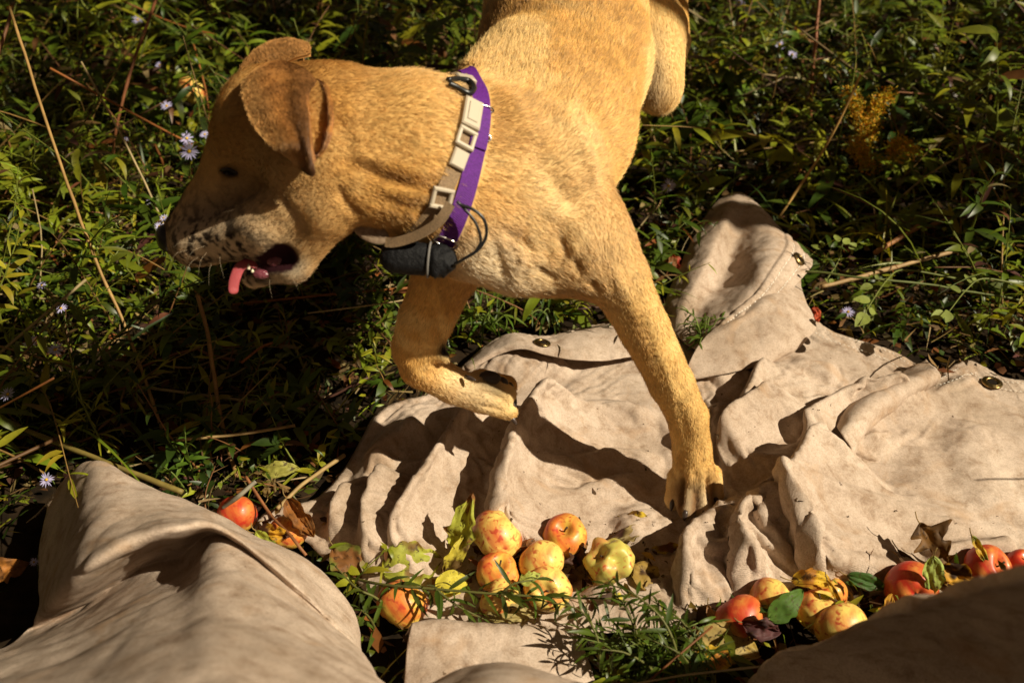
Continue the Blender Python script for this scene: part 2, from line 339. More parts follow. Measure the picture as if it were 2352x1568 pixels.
def cloth_patch(name, G, nu, nv, parent, seed=0, amp=.0025, thick=.0014, zfun='z', freq=22, hem=None):
    g = np.array([[(Pz if zfun == 'z' else Pd)(*c) for c in r] for r in G]); S = loft(g, nu, nv); Nn = grid_normals(S)
    Q = S.reshape(-1, 3); Wq = Q+.03*np.stack([vn(Q, 8, seed+1), vn(Q, 8, seed+2), vn(Q, 8, seed+3)], 1); Nn = Nn*np.sign((Nn@-FWD).mean()); S = S+Nn*(amp*.5*fbm(Q, freq*.6, 2, seed)+amp*1.5*(np.abs(vn(Wq, freq, seed+4))-.25)+amp*.6*np.abs(vn(Wq, freq*2.6, seed+5))+amp*.2*fbm(Q, freq*5, 2, seed+9)).reshape(nu, nv)[..., None]
    if hem:
        vv = np.linspace(0, 1, nv)[None]; uu = np.linspace(0, 1, nu)[:, None]; pk = .0014*np.sin(uu*260+4*vn(S, 50, 3))*ss(hem-.02, hem+.03, vv)
        S = S+Nn*(.0038*ss(hem-.010, hem+.004, vv)-.0020*np.exp(-((vv-hem-.05)/.012)**2)-.0020*np.exp(-((vv-.93)/.012)**2)+pk)[..., None]
    o = new_mesh(name, S.reshape(-1, 3), grid_faces(nu, nv), M_CANVAS, parent); m = o.modifiers.new('thickness', 'SOLIDIFY'); m.thickness = thick; m.offset = 0; return o, S
# corner flap thrown back over the weeds, with its sewn hem
flap, FS = cloth_patch('folded_corner', [
 [(1520,742,.000),(1548,765,.012),(1575,790,.018),(1600,805,.024),(1612,826,.026)],
 [(1530,690,.012),(1566,700,.034),(1610,715,.030),(1655,735,.052),(1690,762,.050)],
 [(1568,605,.026),(1612,618,.056),(1662,640,.030),(1722,672,.066),(1778,704,.054)],
 [(1608,525,.032),(1650,538,.062),(1690,568,.034),(1762,606,.080),(1838,642,.050)],
 [(1640,472,.030),(1676,476,.056),(1715,512,.046),(1790,560,.068),(1862,614,.044)],
 [(1662,450,.022),(1692,447,.036),(1728,466,.044),(1790,528,.044),(1860,602,.040)],
 [(1680,452,.004),(1705,448,.006),(1738,470,.008),(1800,540,.006),(1852,606,.006)]], 130, 120, canvas, 3, .0035, freq=16, hem=.80)
under_, US = cloth_patch('hem_fold', [
 [(1650,800,.004),(1700,785,.004),(1780,765,.006),(1850,760,.006)],
 [(1600,858,.020),(1680,850,.026),(1760,835,.022),(1830,800,.018)],
 [(1570,870,.030),(1680,845,.040),(1790,810,.036),(1868,760,.030)],
 [(1600,800,.048),(1690,760,.056),(1800,745,.054),(1872,742,.032)],
 [(1650,745,.050),(1740,705,.066),(1800,680,.056),(1850,690,.036)],
 [(1700,700,.040),(1750,680,.050),(1800,650,.040),(1836,640,.030)]], 90, 90, canvas, 5, .004, freq=16)
lipf, LS = cloth_patch('curled_hem', [
 [(1062,846,.004),(1120,800,.006),(1175,772,.008),(1240,784,.008),(1300,772,.008),(1370,750,.008),(1430,742,.008),(1500,750,.010)],
 [(1066,842,.012),(1124,795,.026),(1178,766,.036),(1242,780,.034),(1304,770,.032),(1370,756,.030),(1430,752,.028),(1500,760,.022)],
 [(1072,846,.018),(1134,806,.038),(1190,784,.050),(1246,798,.048),(1310,800,.044),(1375,792,.038),(1435,785,.034),(1500,785,.026)],
 [(1080,850,.018),(1145,815,.034),(1200,802,.046),(1255,815,.046),(1325,828,.042),(1385,828,.036),(1440,820,.032),(1505,810,.024)]], 40, 150, canvas, 8, .0018)
# roll at the right: fold lying over the sheet
roll, _ = cloth_patch('rolled_fold', [
 [(2128,828,.010),(2050,868,.010),(1985,905,.014),(1940,930,.016),(1915,965,.02)],
 [(2150,848,.040),(2080,872,.052),(2010,900,.056),(1958,940,.058),(1925,985,.058)],
 [(2158,868,.036),(2090,895,.052),(2020,930,.060),(1970,965,.066),(1938,1005,.066)],
 [(2140,886,.016),(2080,925,.030),(2030,955,.038),(1985,990,.050),(1955,1030,.055)],
 [(2110,890,.006),(2050,935,.012),(2010,970,.02),(1980,1010,.035),(1955,1060,.045)]], 60, 90, canvas, 12, .002)
M_BRASS = mat('brass', (.30, .20, .075), .32, .5, 1.0); L(M_BRASS, ramp(M_BRASS, noise(M_BRASS, 300, 4), [(.35, (.16, .11, .05)), (.65, (.42, .29, .12))]), bsdf(M_BRASS).inputs['Base Color'])
M_HOLE = mat('hole_shade', (.012, .008, .005), .9, .1)
def grommet(p, nrm, r=.0125):
    nrm = unit(nrm); a = unit(np.cross(nrm, RGT)); b = np.cross(nrm, a); g = MB(); n = 36; prof = [(r*.50, -.001), (r*.52, .0012), (r*.62, .0026), (r*.74, .0022), (r*.80, .0012), (r*.92, .0016), (r, .0010), (r*1.02, -.001)]
    an = np.arange(n)*2*math.pi/n
    V = np.array([[p+(a*math.cos(t)+b*math.sin(t))*q+nrm*z for t in an] for q, z in prof]); m = len(prof)
    g.add(V.reshape(-1, 3), [(i*n+j, i*n+(j+1) % n, (i+1)*n+(j+1) % n, (i+1)*n+j) for i in range(m-1) for j in range(n)]); o = g.build('grommet', M_BRASS, canvas)
    h = MB(); h.add(np.array([p+(a*math.cos(t)+b*math.sin(t))*r*.6+nrm*.0006 for t in an]), [tuple(range(n))]); h.build('hole_shade_disc', M_HOLE, o)  # flat dark disc stands in for the shade inside the eyelet
def surf_at(S, u, v):
    q = (S.reshape(-1, 3)-CAM); d = q@FWD; e = (1176+FPX*(q@RGT)/d-u)**2+(784-FPX*(q@UPV)/d-v)**2; k = int(e.argmin()); n = grid_normals(S).reshape(-1, 3)[k]
    return S.reshape(-1, 3)[k], n if n@-FWD > 0 else -n
def cn(p, e=.006):
    h0, hx, hy = cloth_h(np.array([p[:2], p[:2]+[e, 0], p[:2]+[0, e]]))[0]; return unit(np.array([h0-hx, h0-hy, e]))
p_, n_ = surf_at(FS, 1830, 598); grommet(p_+n_*.004, n_, .0125)
p_, n_ = surf_at(LS, 1246, 791); grommet(p_+n_*.003, n_, .0125)
p_ = cz(2277, 881); grommet(p_+np.array([0, 0, .0065]), unit(cn(p_)+[0, 0, 1.6]), .0145)
# white lock stitching along the hem of the flap and the far hem
M_THREAD = mat('white_thread', (.8, .76, .68), .7, .2)
def stitches(path, name='stitching', ln=.0046, gap=.0022, r=.0008, off=.0012):
    b = MB(); d = np.r_[0, np.cumsum(np.linalg.norm(np.diff(path, axis=0), axis=1))]; s = 0
    while s+ln < d[-1]:
        q = np.array([[np.interp(s+x*ln, d, path[:, c]) for c in range(3)] for x in (0, .5, 1)]); q[1, 2] += .0005; b.tube(q, [r*.6, r, r*.6], 5); s += ln+gap
    o = b.build(name, M_THREAD, canvas); o['kind'] = 'stuff'; return o
nF = grid_normals(FS); nF = nF*np.sign((nF@-FWD).mean())
for j in (101, 111): stitches((FS+nF*.0012)[8:104, j])
for off in (.012, .030):
    q = to_ground([(1500,760)]) if 0 else None
H2 = HEML2[20:]; T2 = unit(np.gradient(H2, axis=0)); N2 = np.stack([T2[:, 1], -T2[:, 0]], 1)
if not inpoly((H2+N2*.02)[len(H2)//2][None], OUTL)[0]: N2 = -N2
for off in (.011, .031):
    Q = H2+N2*off; Q = Q[inpoly(Q, OUTL)]; z_, _ = cloth_h(Q); Q = chaikin(Q, 0)
    stitches(np.c_[Q, z_+.0036], r=.0005)
# ------------------------------------------------------------------ foreground canvas: near folds in front of the photographer
fg = empty('foreground_canvas', 'out-of-focus beige canvas heaped in the lower left corner', 'cloth')
o, HS = cloth_patch('heap', [
 [(60,1200,0),(150,1150,0),(300,1150,0),(400,1190,0),(490,1230,0),(640,1290,0),(760,1400,0),(800,1560,0),(960,1660,0),(1150,1640,0),(1420,1660,0)],
 [(112,1165,.05),(200,1064,.10),(320,1108,.11),(420,1150,.115),(520,1200,.12),(690,1280,.10),(800,1385,.06),(822,1500,.03),(900,1590,.10),(1140,1560,.16),(1360,1600,.12)],
 [(102,1250,.03),(200,1125,.135),(322,1142,.155),(415,1172,.165),(515,1203,.165),(690,1300,.135),(806,1430,.08),(835,1530,.06),(910,1600,.12),(1140,1535,.20),(1380,1592,.16)],
 [(98,1340,.035),(198,1240,.175),(322,1200,.195),(412,1196,.205),(510,1209,.195),(685,1325,.155),(808,1460,.10),(845,1545,.08),(930,1590,.14),(1145,1532,.22),(1390,1590,.18)],
 [(92,1405,.04),(180,1325,.195),(320,1243,.222),(410,1219,.228),(508,1216,.205),(682,1345,.17),(808,1470,.12),(850,1555,.10),(940,1585,.16),(1150,1532,.24),(1400,1588,.20)],
 [(70,1440,.01),(176,1385,.040),(326,1290,.100),(414,1266,.120),(507,1226,.180),(682,1356,.167),(810,1478,.125),(858,1558,.12),(945,1583,.18),(1150,1538,.25),(1400,1594,.21)],
 [(30,1480,.01),(178,1418,.030),(332,1322,.090),(416,1296,.120),(506,1236,.180),(682,1368,.165),(812,1485,.13),(865,1562,.13),(950,1580,.20),(1150,1545,.26),(1400,1600,.22)],
 [(-60,1525,.06),(160,1445,.085),(322,1368,.13),(414,1335,.155),(508,1285,.200),(685,1392,.19),(825,1500,.16),(875,1568,.17),(970,1585,.24),(1165,1560,.29),(1415,1620,.25)],
 [(-200,1600,.20),(120,1520,.22),(312,1440,.25),(411,1420,.27),(512,1400,.28),(695,1470,.27),(845,1550,.23),(900,1600,.22),(1000,1620,.29),(1190,1620,.33),(1440,1680,.29)],
 [(-300,1850,.30),(100,1750,.38),(310,1700,.40),(415,1690,.41),(520,1680,.41),(710,1700,.38),(880,1720,.33),(960,1760,.30),(1060,1790,.36),(1230,1800,.38),(1470,1840,.33)],
 [(-300,2500,.05),(100,2400,.25),(310,2400,.3),(415,2400,.31),(520,2400,.32),(710,2400,.28),(900,2400,.22),(1000,2400,.2),(1100,2400,.22),(1260,2400,.22),(1500,2400,.15)]], 300, 260, fg, 21, .0045, freq=9)
fr = empty('near_canvas_fold', 'dark shaded canvas fold in the lower right corner', 'cloth')
cloth_patch('fold', [
 [(1760,1600,0),(1880,1540,0),(2040,1480,0),(2230,1420,0),(2400,1380,0),(2800,1250,0)],
 [(1722,1566,.04),(1795,1501,.12),(1890,1478,.17),(2060,1402,.27),(2210,1360,.36),(2440,1296,.48)],
 [(1728,1585,.045),(1806,1513,.12),(1896,1488,.165),(2065,1414,.265),(2220,1372,.35),(2450,1308,.47)],
 [(1738,1640,.02),(1830,1570,.07),(1920,1545,.11),(2080,1480,.20),(2240,1440,.28),(2470,1390,.40)],
 [(1750,1750,.0),(1860,1690,.02),(1950,1660,.05),(2105,1590,.13),(2265,1550,.20),(2490,1500,.31)],
 [(1800,2000,.0),(1900,1950,.0),(2000,1900,.0),(2150,1850,.02),(2320,1800,.06),(2520,1760,.13)]], 160, 160, fr, 33, .005, freq=10)
fc_ = empty('canvas_scrap', 'flat-topped bump of beige canvas at the bottom centre with weed shadows on it', 'cloth')
cloth_patch('fold', [
 [(925,1475,0),(1010,1455,0),(1100,1455,0),(1200,1458,0),(1350,1470,0)],
 [(946,1432,.055),(1015,1426,.056),(1100,1434,.052),(1200,1440,.046),(1322,1452,.030)],
 [(936,1480,.055),(1015,1480,.060),(1100,1490,.056),(1200,1496,.050),(1345,1500,.030)],
 [(930,1560,.045),(1015,1570,.055),(1100,1570,.054),(1200,1580,.048),(1370,1580,.028)],
 [(925,1720,.03),(1015,1720,.04),(1100,1720,.04),(1200,1720,.03),(1380,1720,.01)]], 80, 90, fc_, 41, .0025)
# ------------------------------------------------------------------ DOG: signed-distance body, polygonised to one continuous mesh
PR = []
def cap(a, b, ra, rb, k=.03, flow=1, flat=1.0, sub=False, L=.009):
    """a, b = (u, v, depth); radii in photo px at those depths"""
    A = Pd(*a); B = Pd(*b)
    PR.append(dict(a=A, b=B, ra=ra*a[2]/FPX, rb=rb*b[2]/FPX, k=k, flow=flow, flat=flat, sub=sub, L=L))
# torso
cap((1190,395,1.09),(1250,285,1.17), 195,200,.03,L=.012)
cap((1250,285,1.17),(1298,130,1.28), 200,190,.02,L=.012)
cap((1298,130,1.28),(1300,-50,1.41), 190,180,.02,L=.012)
cap((1300,-50,1.41),(1310,-190,1.60), 180,160,.02,L=.012)
cap((1310,-190,1.60),(1320,-250,1.78), 160,146,.02,L=.012)
# chest, brisket, shoulder
cap((1120,480,1.06),(1250,550,1.10), 150,118,.03,L=.011)
cap((1200,555,1.075),(1335,585,1.09), 100,86,.03,L=.010)
cap((1295,440,1.10),(1340,535,1.075), 96,88,.03,L=.009)
cap((1075,570,1.05),(1180,595,1.07), 52,60,.03,L=.012)
# neck
cap((800,325,1.0),(930,352,1.02), 150,172,.03,L=.011)
cap((930,352,1.02),(1120,392,1.07), 172,188,.025,L=.012)
cap((1060,225,1.07),(1190,150,1.15), 42,80,.035,L=.016)
cap((930,430,.99),(1080,500,1.03), 90,118,.03,L=.011)
# head
cap((632,285,1.0),(760,280,1.0), 138,134,.02,L=.007)
cap((556,350,1.0),(650,310,1.0), 76,108,.025,L=.006)
cap((700,395,.968),(790,415,.975), 84,86,.035,L=.008)
cap((690,420,1.03),(790,420,1.03), 84,84,.035,L=.008)
cap((446,536,1.0),(545,425,1.0), 70,86,.02,flat=.95,L=.004)
cap((480,455,1.0),(540,385,1.0), 34,52,.02,flat=1.3,L=.004)
cap((450,560,.980),(625,520,.970), 52,70,.015,L=.005)
cap((450,560,1.014),(625,520,1.02), 50,66,.015,L=.005)
cap((400,548,1.0),(440,540,1.0), 33,50,.012,L=.003)
cap((620,520,.972),(740,470,.965), 60,62,.02,L=.008)
cap((700,545,.975),(745,500,.97), 28,44,.012,L=.007)
cap((582,634,.995),(668,598,.99), 28,46,.010,flow=1,L=.005)
cap((668,598,.99),(752,500,.985), 46,52,.015,flow=1,L=.007)
cap((566,622,.93),(645,592,.925), 11,32,.005,sub=True)
cap((574,624,.965),(648,592,.96), 13,32,.005,sub=True)
cap((588,624,1.0),(652,592,1.0), 10,28,.005,sub=True)
cap((519,396,.950),(529,397,.950), 8,8,.004,sub=True) # eye socket
# near front leg, planted
cap((1345,545,1.085),(1420,640,1.09), 88,68,.03,L=.008)
cap((1395,560,1.11),(1440,585,1.115), 52,22,.025,L=.007)
cap((1420,640,1.09),(1480,755,1.13), 68,56,.008,L=.007)
cap((1480,755,1.13),(1542,880,1.18), 56,50,.005,L=.007)
cap((1542,880,1.18),(1578,955,1.222), 50,46,.005,L=.006)
cap((1578,955,1.222),(1588,1030,1.252), 46,42,.005,L=.006)
cap((1588,1030,1.252),(1594,1088,1.270), 42,48,.006,L=.006)
for (a, b, r1, r2) in (((1556,1096,1.272),(1546,1146,1.279),24,21),((1579,1100,1.262),(1576,1164,1.262),24,22),((1611,1100,1.262),(1615,1166,1.262),24,22),((1635,1090,1.272),(1643,1134,1.280),24,21)):
    cap(a, b, r1, r2, .0022, L=.0045)
for (u, v, w_) in ((1546,1150,1.280),(1575,1170,1.262),(1616,1172,1.262),(1643,1140,1.281)): cap((u,v,w_),(u,v+5,w_),21,17,.002,L=.003)
# far front leg, lifted
cap((1090,520,1.12),(1030,610,1.12), 88,74,.03,L=.008)
cap((1030,610,1.12),(978,735,1.165), 74,60,.008,L=.008)
cap((978,735,1.165),(957,800,1.19), 60,54,.006,L=.007)
cap((957,800,1.19),(968,842,1.20), 54,48,.005,L=.007)
cap((968,842,1.20),(1040,885,1.215), 48,40,.005,L=.007)
cap((1040,885,1.215),(1105,905,1.225), 40,42,.005,L=.006)
cap((1110,890,1.222),(1162,905,1.225), 38,25,.006,L=.005)
cap((1110,915,1.225),(1168,944,1.228), 36,20,.006,L=.005)
cap((1105,880,1.24),(1165,885,1.255), 34,24,.006,L=.005)
cap((1000,805,1.175),(1020,822,1.175), 18,12,.010,L=.006)
# hind legs
cap((1420,-40,1.50),(1490,70,1.49), 105,84,.03,L=.008)
cap((1490,70,1.49),(1508,188,1.475), 84,62,.008,L=.007)
cap((1512,205,1.475),(1563,95,1.57), 46,22,.006,L=.007)
cap((1563,95,1.57),(1556,-30,1.74), 22,20,.006,L=.007)
cap((1556,-30,1.74),(1530,40,1.95), 24,20,.006,L=.006)
cap((1530,40,1.95),(1520,75,1.93), 24,20,.006,L=.005)
cap((1495,150,1.46),(1512,215,1.455), 40,44,.02,L=.010)
cap((1240,-60,1.55),(1250,40,1.52), 100,80,.03,L=.008)
cap((1250,40,1.52),(1240,60,1.76), 56,36,.01,L=.007)
cap((1240,60,1.76),(1250,250,2.04), 34,26,.01,L=.006)
cap((1250,250,2.04),(1248,285,1.98), 28,24,.01,L=.005)
# tail
cap((1325,-330,1.84),(1345,-520,2.02), 45,26,.02,L=.016)
cap((1345,-520,2.02),(1400,-640,2.05), 26,12,.01,L=.018)

def seg_d(P, q):
    a, b = q['a'].astype(F2), q['b'].astype(F2); ba = b-a; pa = P-a
    t = np.clip((pa@ba)/max(ba@ba, 1e-9), 0, 1).astype(F2)
    D = pa-t[..., None]*ba
    if q['flat'] != 1.0:
        c = D@FWD.astype(F2); D = D+(c*(1/q['flat']-1))[..., None]*FWD.astype(F2)
    return np.sqrt((D*D).sum(-1))-(q['ra']+(q['rb']-q['ra'])*t)
def smin(a, b, k):
    h = np.clip(.5+.5*(b-a)/k, 0, 1); return b+(a-b)*h-k*h*(1-h)
def comb(F, d, q):
    return -smin(-F, d, q['k']) if q['sub'] else smin(F, d, q['k'])
def sdf(P):
    P = np.asarray(P, F2); F = np.full(P.shape[:-1], 1.0, F2)
    for q in PR: F = comb(F, seg_d(P, q), q)
    return F
def sgrad(P, e=.0015):
    return unit(np.stack([sdf(P+np.eye(3)[i]*e)-sdf(P-np.eye(3)[i]*e) for i in range(3)], -1))
def polygonise(h=.0032):
    lo = np.min([np.minimum(q['a'], q['b'])-max(q['ra'], q['rb']) for q in PR], 0)-.03
    hi = np.max([np.maximum(q['a'], q['b'])+max(q['ra'], q['rb']) for q in PR], 0)+.03
    n = np.ceil((hi-lo)/h).astype(int); ax = [(lo[i]+h*np.arange(n[i])).astype(F2) for i in range(3)]
    F = np.full(n, .2, F2)
    for q in PR:
        m = max(q['ra'], q['rb'])+q['k']+.012
        l = np.maximum(0, ((np.minimum(q['a'], q['b'])-m-lo)/h).astype(int)); u = np.minimum(n, ((np.maximum(q['a'], q['b'])+m-lo)/h).astype(int)+2)
        s = tuple(slice(l[i], u[i]) for i in range(3))
        G = np.stack(np.meshgrid(*[ax[i][s[i]] for i in range(3)], indexing='ij'), -1)
        F[s] = comb(F[s], seg_d(G, q), q)
    S = F < 0
    ns = np.zeros(np.array(n)-1, np.int8)
    for a in (0, 1):
        for b in (0, 1):
            for c in (0, 1): ns += S[a:n[0]-1+a, b:n[1]-1+b, c:n[2]-1+c]
    act = (ns > 0) & (ns < 8); C = np.argwhere(act); idx = np.full(act.shape, -1, np.int32); idx[act] = np.arange(len(C))
    acc = np.zeros((len(C), 3)); cnt = np.zeros(len(C))
    cor = [(a, b, c) for a in (0, 1) for b in (0, 1) for c in (0, 1)]
    for i, p in enumerate(cor):
        for q in cor[i+1:]:
            if sum(abs(p[t]-q[t]) for t in range(3)) != 1: continue
            f0 = F[C[:, 0]+p[0], C[:, 1]+p[1], C[:, 2]+p[2]]; f1 = F[C[:, 0]+q[0], C[:, 1]+q[1], C[:, 2]+q[2]]
            m = (f0 < 0) != (f1 < 0); t = np.where(m, f0/np.where(f0 == f1, 1, f0-f1), 0)[:, None]
            acc += m[:, None]*(np.array(p)+t*(np.array(q)-np.array(p))); cnt += m
    V = lo+h*(C+acc/cnt[:, None]); Fs = []
    for axn in range(3):
        o1, o2 = [(1, 2), (2, 0), (0, 1)][axn]
        sl0 = [slice(1, n[i]-1) for i in range(3)]; sl0[axn] = slice(0, n[axn]-1); sl1 = list(sl0); sl1[axn] = slice(1, n[axn])
        A = S[tuple(sl0)]; B = S[tuple(sl1)]
        for inside in (0, 1):
            m = (A & ~B) if inside else (~A & B)
            E = np.argwhere(m)+np.array([0 if i == axn else 1 for i in range(3)])
            if not len(E): continue
            def cell(d1, d2):
                e = E.copy(); e[:, o1] -= d1; e[:, o2] -= d2; return idx[e[:, 0], e[:, 1], e[:, 2]]
            Q = np.stack([cell(1, 1), cell(0, 1), cell(0, 0), cell(1, 0)], 1)
            Fs.append(Q if inside else Q[:, ::-1])
    return V, np.vstack(Fs)

def flowdir(P):
    acc = np.zeros_like(P); ln = np.zeros(len(P)); ws = np.zeros(len(P))
    for q in PR:
        if q['sub']: continue
        d = np.maximum(seg_d(P.astype(F2), q), 0)+.004; w_ = 1/d**2.5
        acc += w_[:, None]*unit(q['b']-q['a'])*q['flow']; ln += w_*q['L']; ws += w_
    return unit(acc), ln/ws
def blob(P, u, v, d, r):
    c = Pd(u, v, d); return np.exp(-(((P-c)**2).sum(-1))/(r*r))
def lerp(a, b, t): return a+(np.asarray(b)-a)*np.clip(t, 0, 1)[:, None]
DARKSEG = [((1570,1085,1.262),(1561,1178,1.256),.0042,(.20,.095,.03),.95),((1597,1085,1.256),(1597,1190,1.25),.0042,(.18,.08,.025),.95),((1627,1082,1.258),(1632,1165,1.262),.0042,(.22,.10,.03),.95),  # shade between the toes, painted as dark lines
 ((1455,720,1.08),(1500,850,1.12),.008,(.42,.21,.05),.6),((1470,770,1.09),(1500,870,1.13),.006,(.40,.19,.05),.6),((1195,540,.99),(1225,582,.99),.007,(.36,.17,.045),.8),((1285,540,1.0),(1302,580,1.0),.006,(.36,.17,.045),.7),((1318,588,1.01),(1338,628,1.01),.006,(.38,.19,.05),.7),((1228,612,1.01),(1280,640,1.01),.005,(.40,.2,.05),.7),((1348,636,1.02),(1378,668,1.03),.006,(.40,.2,.05),.6),  # painted shade: left edge of the planted leg, then the chest dents
 ((800,375,.93),(1000,432,.95),.010,(.46,.23,.06),.6),((775,420,.92),(820,500,.94),.009,(.44,.22,.06),.6),((1590,960,1.2),(1600,1060,1.24),.008,(.52,.28,.08),.4),((470,500,.975),(560,470,.96),.014,(.10,.06,.035),.55),((400,590,.99),(560,603,.96),.006,(.05,.03,.02),.6),((690,620,.97),(620,655,.98),.004,(.62,.5,.34),.6),((1490,90,1.42),(1500,230,1.42),.020,(.50,.38,.24),.55),((1440,90,1.40),(1450,240,1.38),.012,(.46,.20,.05),.6)]  # neck-fold shade painted first; leg, face and thigh tones follow
def coat(P, Nn):
    """coat colour: markings of the animal plus painted shade in folds, grooves and on the face; linear albedo"""
    c = np.tile(np.array([.74, .435, .128]), (len(P), 1))
    f, _ = flowdir(P); st = fbm(P, 55, 3, 3); lg = fbm(P, 11, 3, 9)
    c = lerp(c, (.52, .275, .07), ss(.05, .7, lg+.6*st)*.60)
    c = lerp(c, (.92, .67, .29), ss(.0, .5, -lg+.4*st)*.75)
    hd_ = np.clip(blob(P, 860, 250, .98, .13)+blob(P, 680, 250, .96, .09), 0, 1); c = lerp(c, (.60, .315, .075), hd_*.55)
    c = lerp(c, (.50, .25, .065), (blob(P, 640, 170, .97, .05)+blob(P, 720, 220, .95, .04))*.8); c = lerp(c, (.45, .24, .07), blob(P, 560, 300, .95, .045)*.55)  # browner crown; forehead darkened to paint its side turned from the sun
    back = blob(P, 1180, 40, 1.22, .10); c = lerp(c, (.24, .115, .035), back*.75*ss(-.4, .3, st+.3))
    c = lerp(c, (.40, .19, .05), blob(P, 780, 190, .98, .055)*.6)
    c = lerp(c, (.92, .76, .52), blob(P, 1110, 610, 1.0, .035)*1.3+blob(P, 1180, 660, 1.05, .045)*.9)
    c = lerp(c, (.74, .52, .26), blob(P, 1330, 400, 1.0, .10)*.6+blob(P, 1400, 640, 1.02, .08)*.6)
    c = lerp(c, (.92, .67, .29), (blob(P, 1500, 760, 1.08, .06)+blob(P, 1570, 930, 1.15, .06)+blob(P, 1590, 1060, 1.2, .05))*.6)
    c = lerp(c, (.86, .70, .46), blob(P, 1580, 1165, 1.25, .03)+blob(P, 1640, 1150, 1.26, .015))
    c = lerp(c, (.74, .56, .33), blob(P, 1090, 900, 1.2, .045)*.9)
    c = lerp(c, (.42, .30, .18), blob(P, 1470, 170, 1.42, .035)*.8)
    # face: paler cheek, mottled grey-black muzzle, dark eye rim
    c = lerp(c, (.66, .45, .22), blob(P, 680, 470, .95, .055)*.8)
    mz = np.clip(blob(P, 560, 570, .96, .048)+blob(P, 450, 570, .97, .045)+blob(P, 640, 650, .99, .035)*.7, 0, 1)
    c = lerp(c, (.72, .55, .36), mz*1.3)
    sp = fbm(P, 150, 3, 21)+.75*fbm(P, 420, 1, 5)
    c = lerp(c, (.045, .030, .020), mz*1.0*ss(.05, .36, sp))
    tip = np.clip(blob(P, 395, 530, 1.0, .030)+blob(P, 430, 470, 1.0, .028)*.7, 0, 1)
    c = lerp(c, (.022, .016, .012), tip*1.2*ss(-.45, .05, sp))
    for b_ in ((745,485,.93,.006),(700,500,.93,.005),(650,470,.93,.004)): c = lerp(c, (.06, .04, .025), blob(P, *b_)*.7)  # small dark cheek spots, the first a painted shadow blob
    c = lerp(c, (.012, .008, .006), blob(P, 512, 392, .957, .0045)*1.1+blob(P, 525, 396, .957, .0056)*1.5+blob(P, 539, 400, .957, .0042)*1.0+blob(P, 483, 368, .985, .008)*.9)
    lip = blob(P, 660, 560, .965, .012)+blob(P, 600, 590, .965, .010)+blob(P, 670, 610, .97, .011)+blob(P, 610, 640, .98, .014)+blob(P, 555, 615, .97, .008)
    c = lerp(c, (.03, .018, .016), lip*1.1)
    c = lerp(c, (.02, .016, .014), blob(P, 1128, 860, 1.2, .014)*1.6+blob(P, 1020, 805, 1.17, .010)*1.2+blob(P, 1150, 900, 1.2, .010)*1.0)
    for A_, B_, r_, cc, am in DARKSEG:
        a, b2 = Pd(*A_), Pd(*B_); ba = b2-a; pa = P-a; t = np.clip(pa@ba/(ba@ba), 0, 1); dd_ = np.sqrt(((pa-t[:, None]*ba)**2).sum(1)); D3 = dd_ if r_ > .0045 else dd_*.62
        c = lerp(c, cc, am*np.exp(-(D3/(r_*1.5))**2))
    mm = np.zeros(len(P))
    for q in PR:
        if q['sub'] and q['ra'] > .0045: mm = np.maximum(mm, ss(.0035, .0012, seg_d(P.astype(F2), q)))
    c = lerp(c, (.035, .010, .013), mm)
    return np.clip(c, .008, .9)
M_SKIN = tint_mat('dog_skin_and_undercoat', .85, .08, 0, .1)
def fur_mat():
    m = mat('short_fur', (.5, .3, .1), .42, .5); a = N(m, 'Attribute', attribute_name='tint').outputs['Color']
    L(m, a, bsdf(m).inputs['Base Color']); bsdf(m).inputs['Sheen Weight'].default_value = .0
    return m
M_FUR = fur_mat()
def fur_object(name, roots, nrm, flow, length, cols, parent, rad=.00014, lift=.42):
    n = len(roots); cu = bpy.data.hair_curves.new(name); cu.add_curves([4]*n)
    fl = unit(flow-nrm*(flow*nrm).sum(1)[:, None]+rng.normal(0, .13, (n, 3)))
    lf = (lift*rng.uniform(.6, 1.4, n))[:, None]
    # wind small clumps together so the coat reads as combed strands
    cl = vn(roots, 330, 4)[:, None]*.3; side = np.cross(nrm, fl)
    d0 = unit(fl+nrm*lf*1.3+side*cl); d1 = unit(fl+nrm*lf*.75+side*cl); d2 = unit(fl+nrm*lf*.25+side*cl)
    Ls = (length*.8*rng.uniform(.6, 1.25, n))[:, None]/3
    P0 = roots-nrm*.0006; P1 = P0+d0*Ls; P2 = P1+d1*Ls; P3 = P2+d2*Ls
    pos = np.stack([P0, P1, P2, P3], 1).reshape(-1, 3).astype(F2)
    cu.attributes['position'].data.foreach_set('vector', pos.ravel())
    r = cu.attributes.new('radius', 'FLOAT', 'POINT'); r.data.foreach_set('value', np.tile(np.array([1, .9, .65, .15], F2)*rad, n))
    c4 = np.ones((n, 4), F2); c4[:, :3] = cols*(rng.uniform(.62, 1.3, (n, 1))*(1+.22*vn(roots, 190, 17))[:, None])
    a = cu.attributes.new('tint', 'FLOAT_COLOR', 'CURVE'); a.data.foreach_set('color', c4.ravel())
    cu.materials.append(M_FUR); o = bpy.data.objects.new(name, cu); COL.objects.link(o); o.parent = parent; return o

NFUR = int(globals().get("NFUR", 520000))
V, Fs = polygonise()
Nv = sgrad(V)
wr = fbm(V, 26, 2, 31); V = V+Nv*(wr*.0011)[:, None]
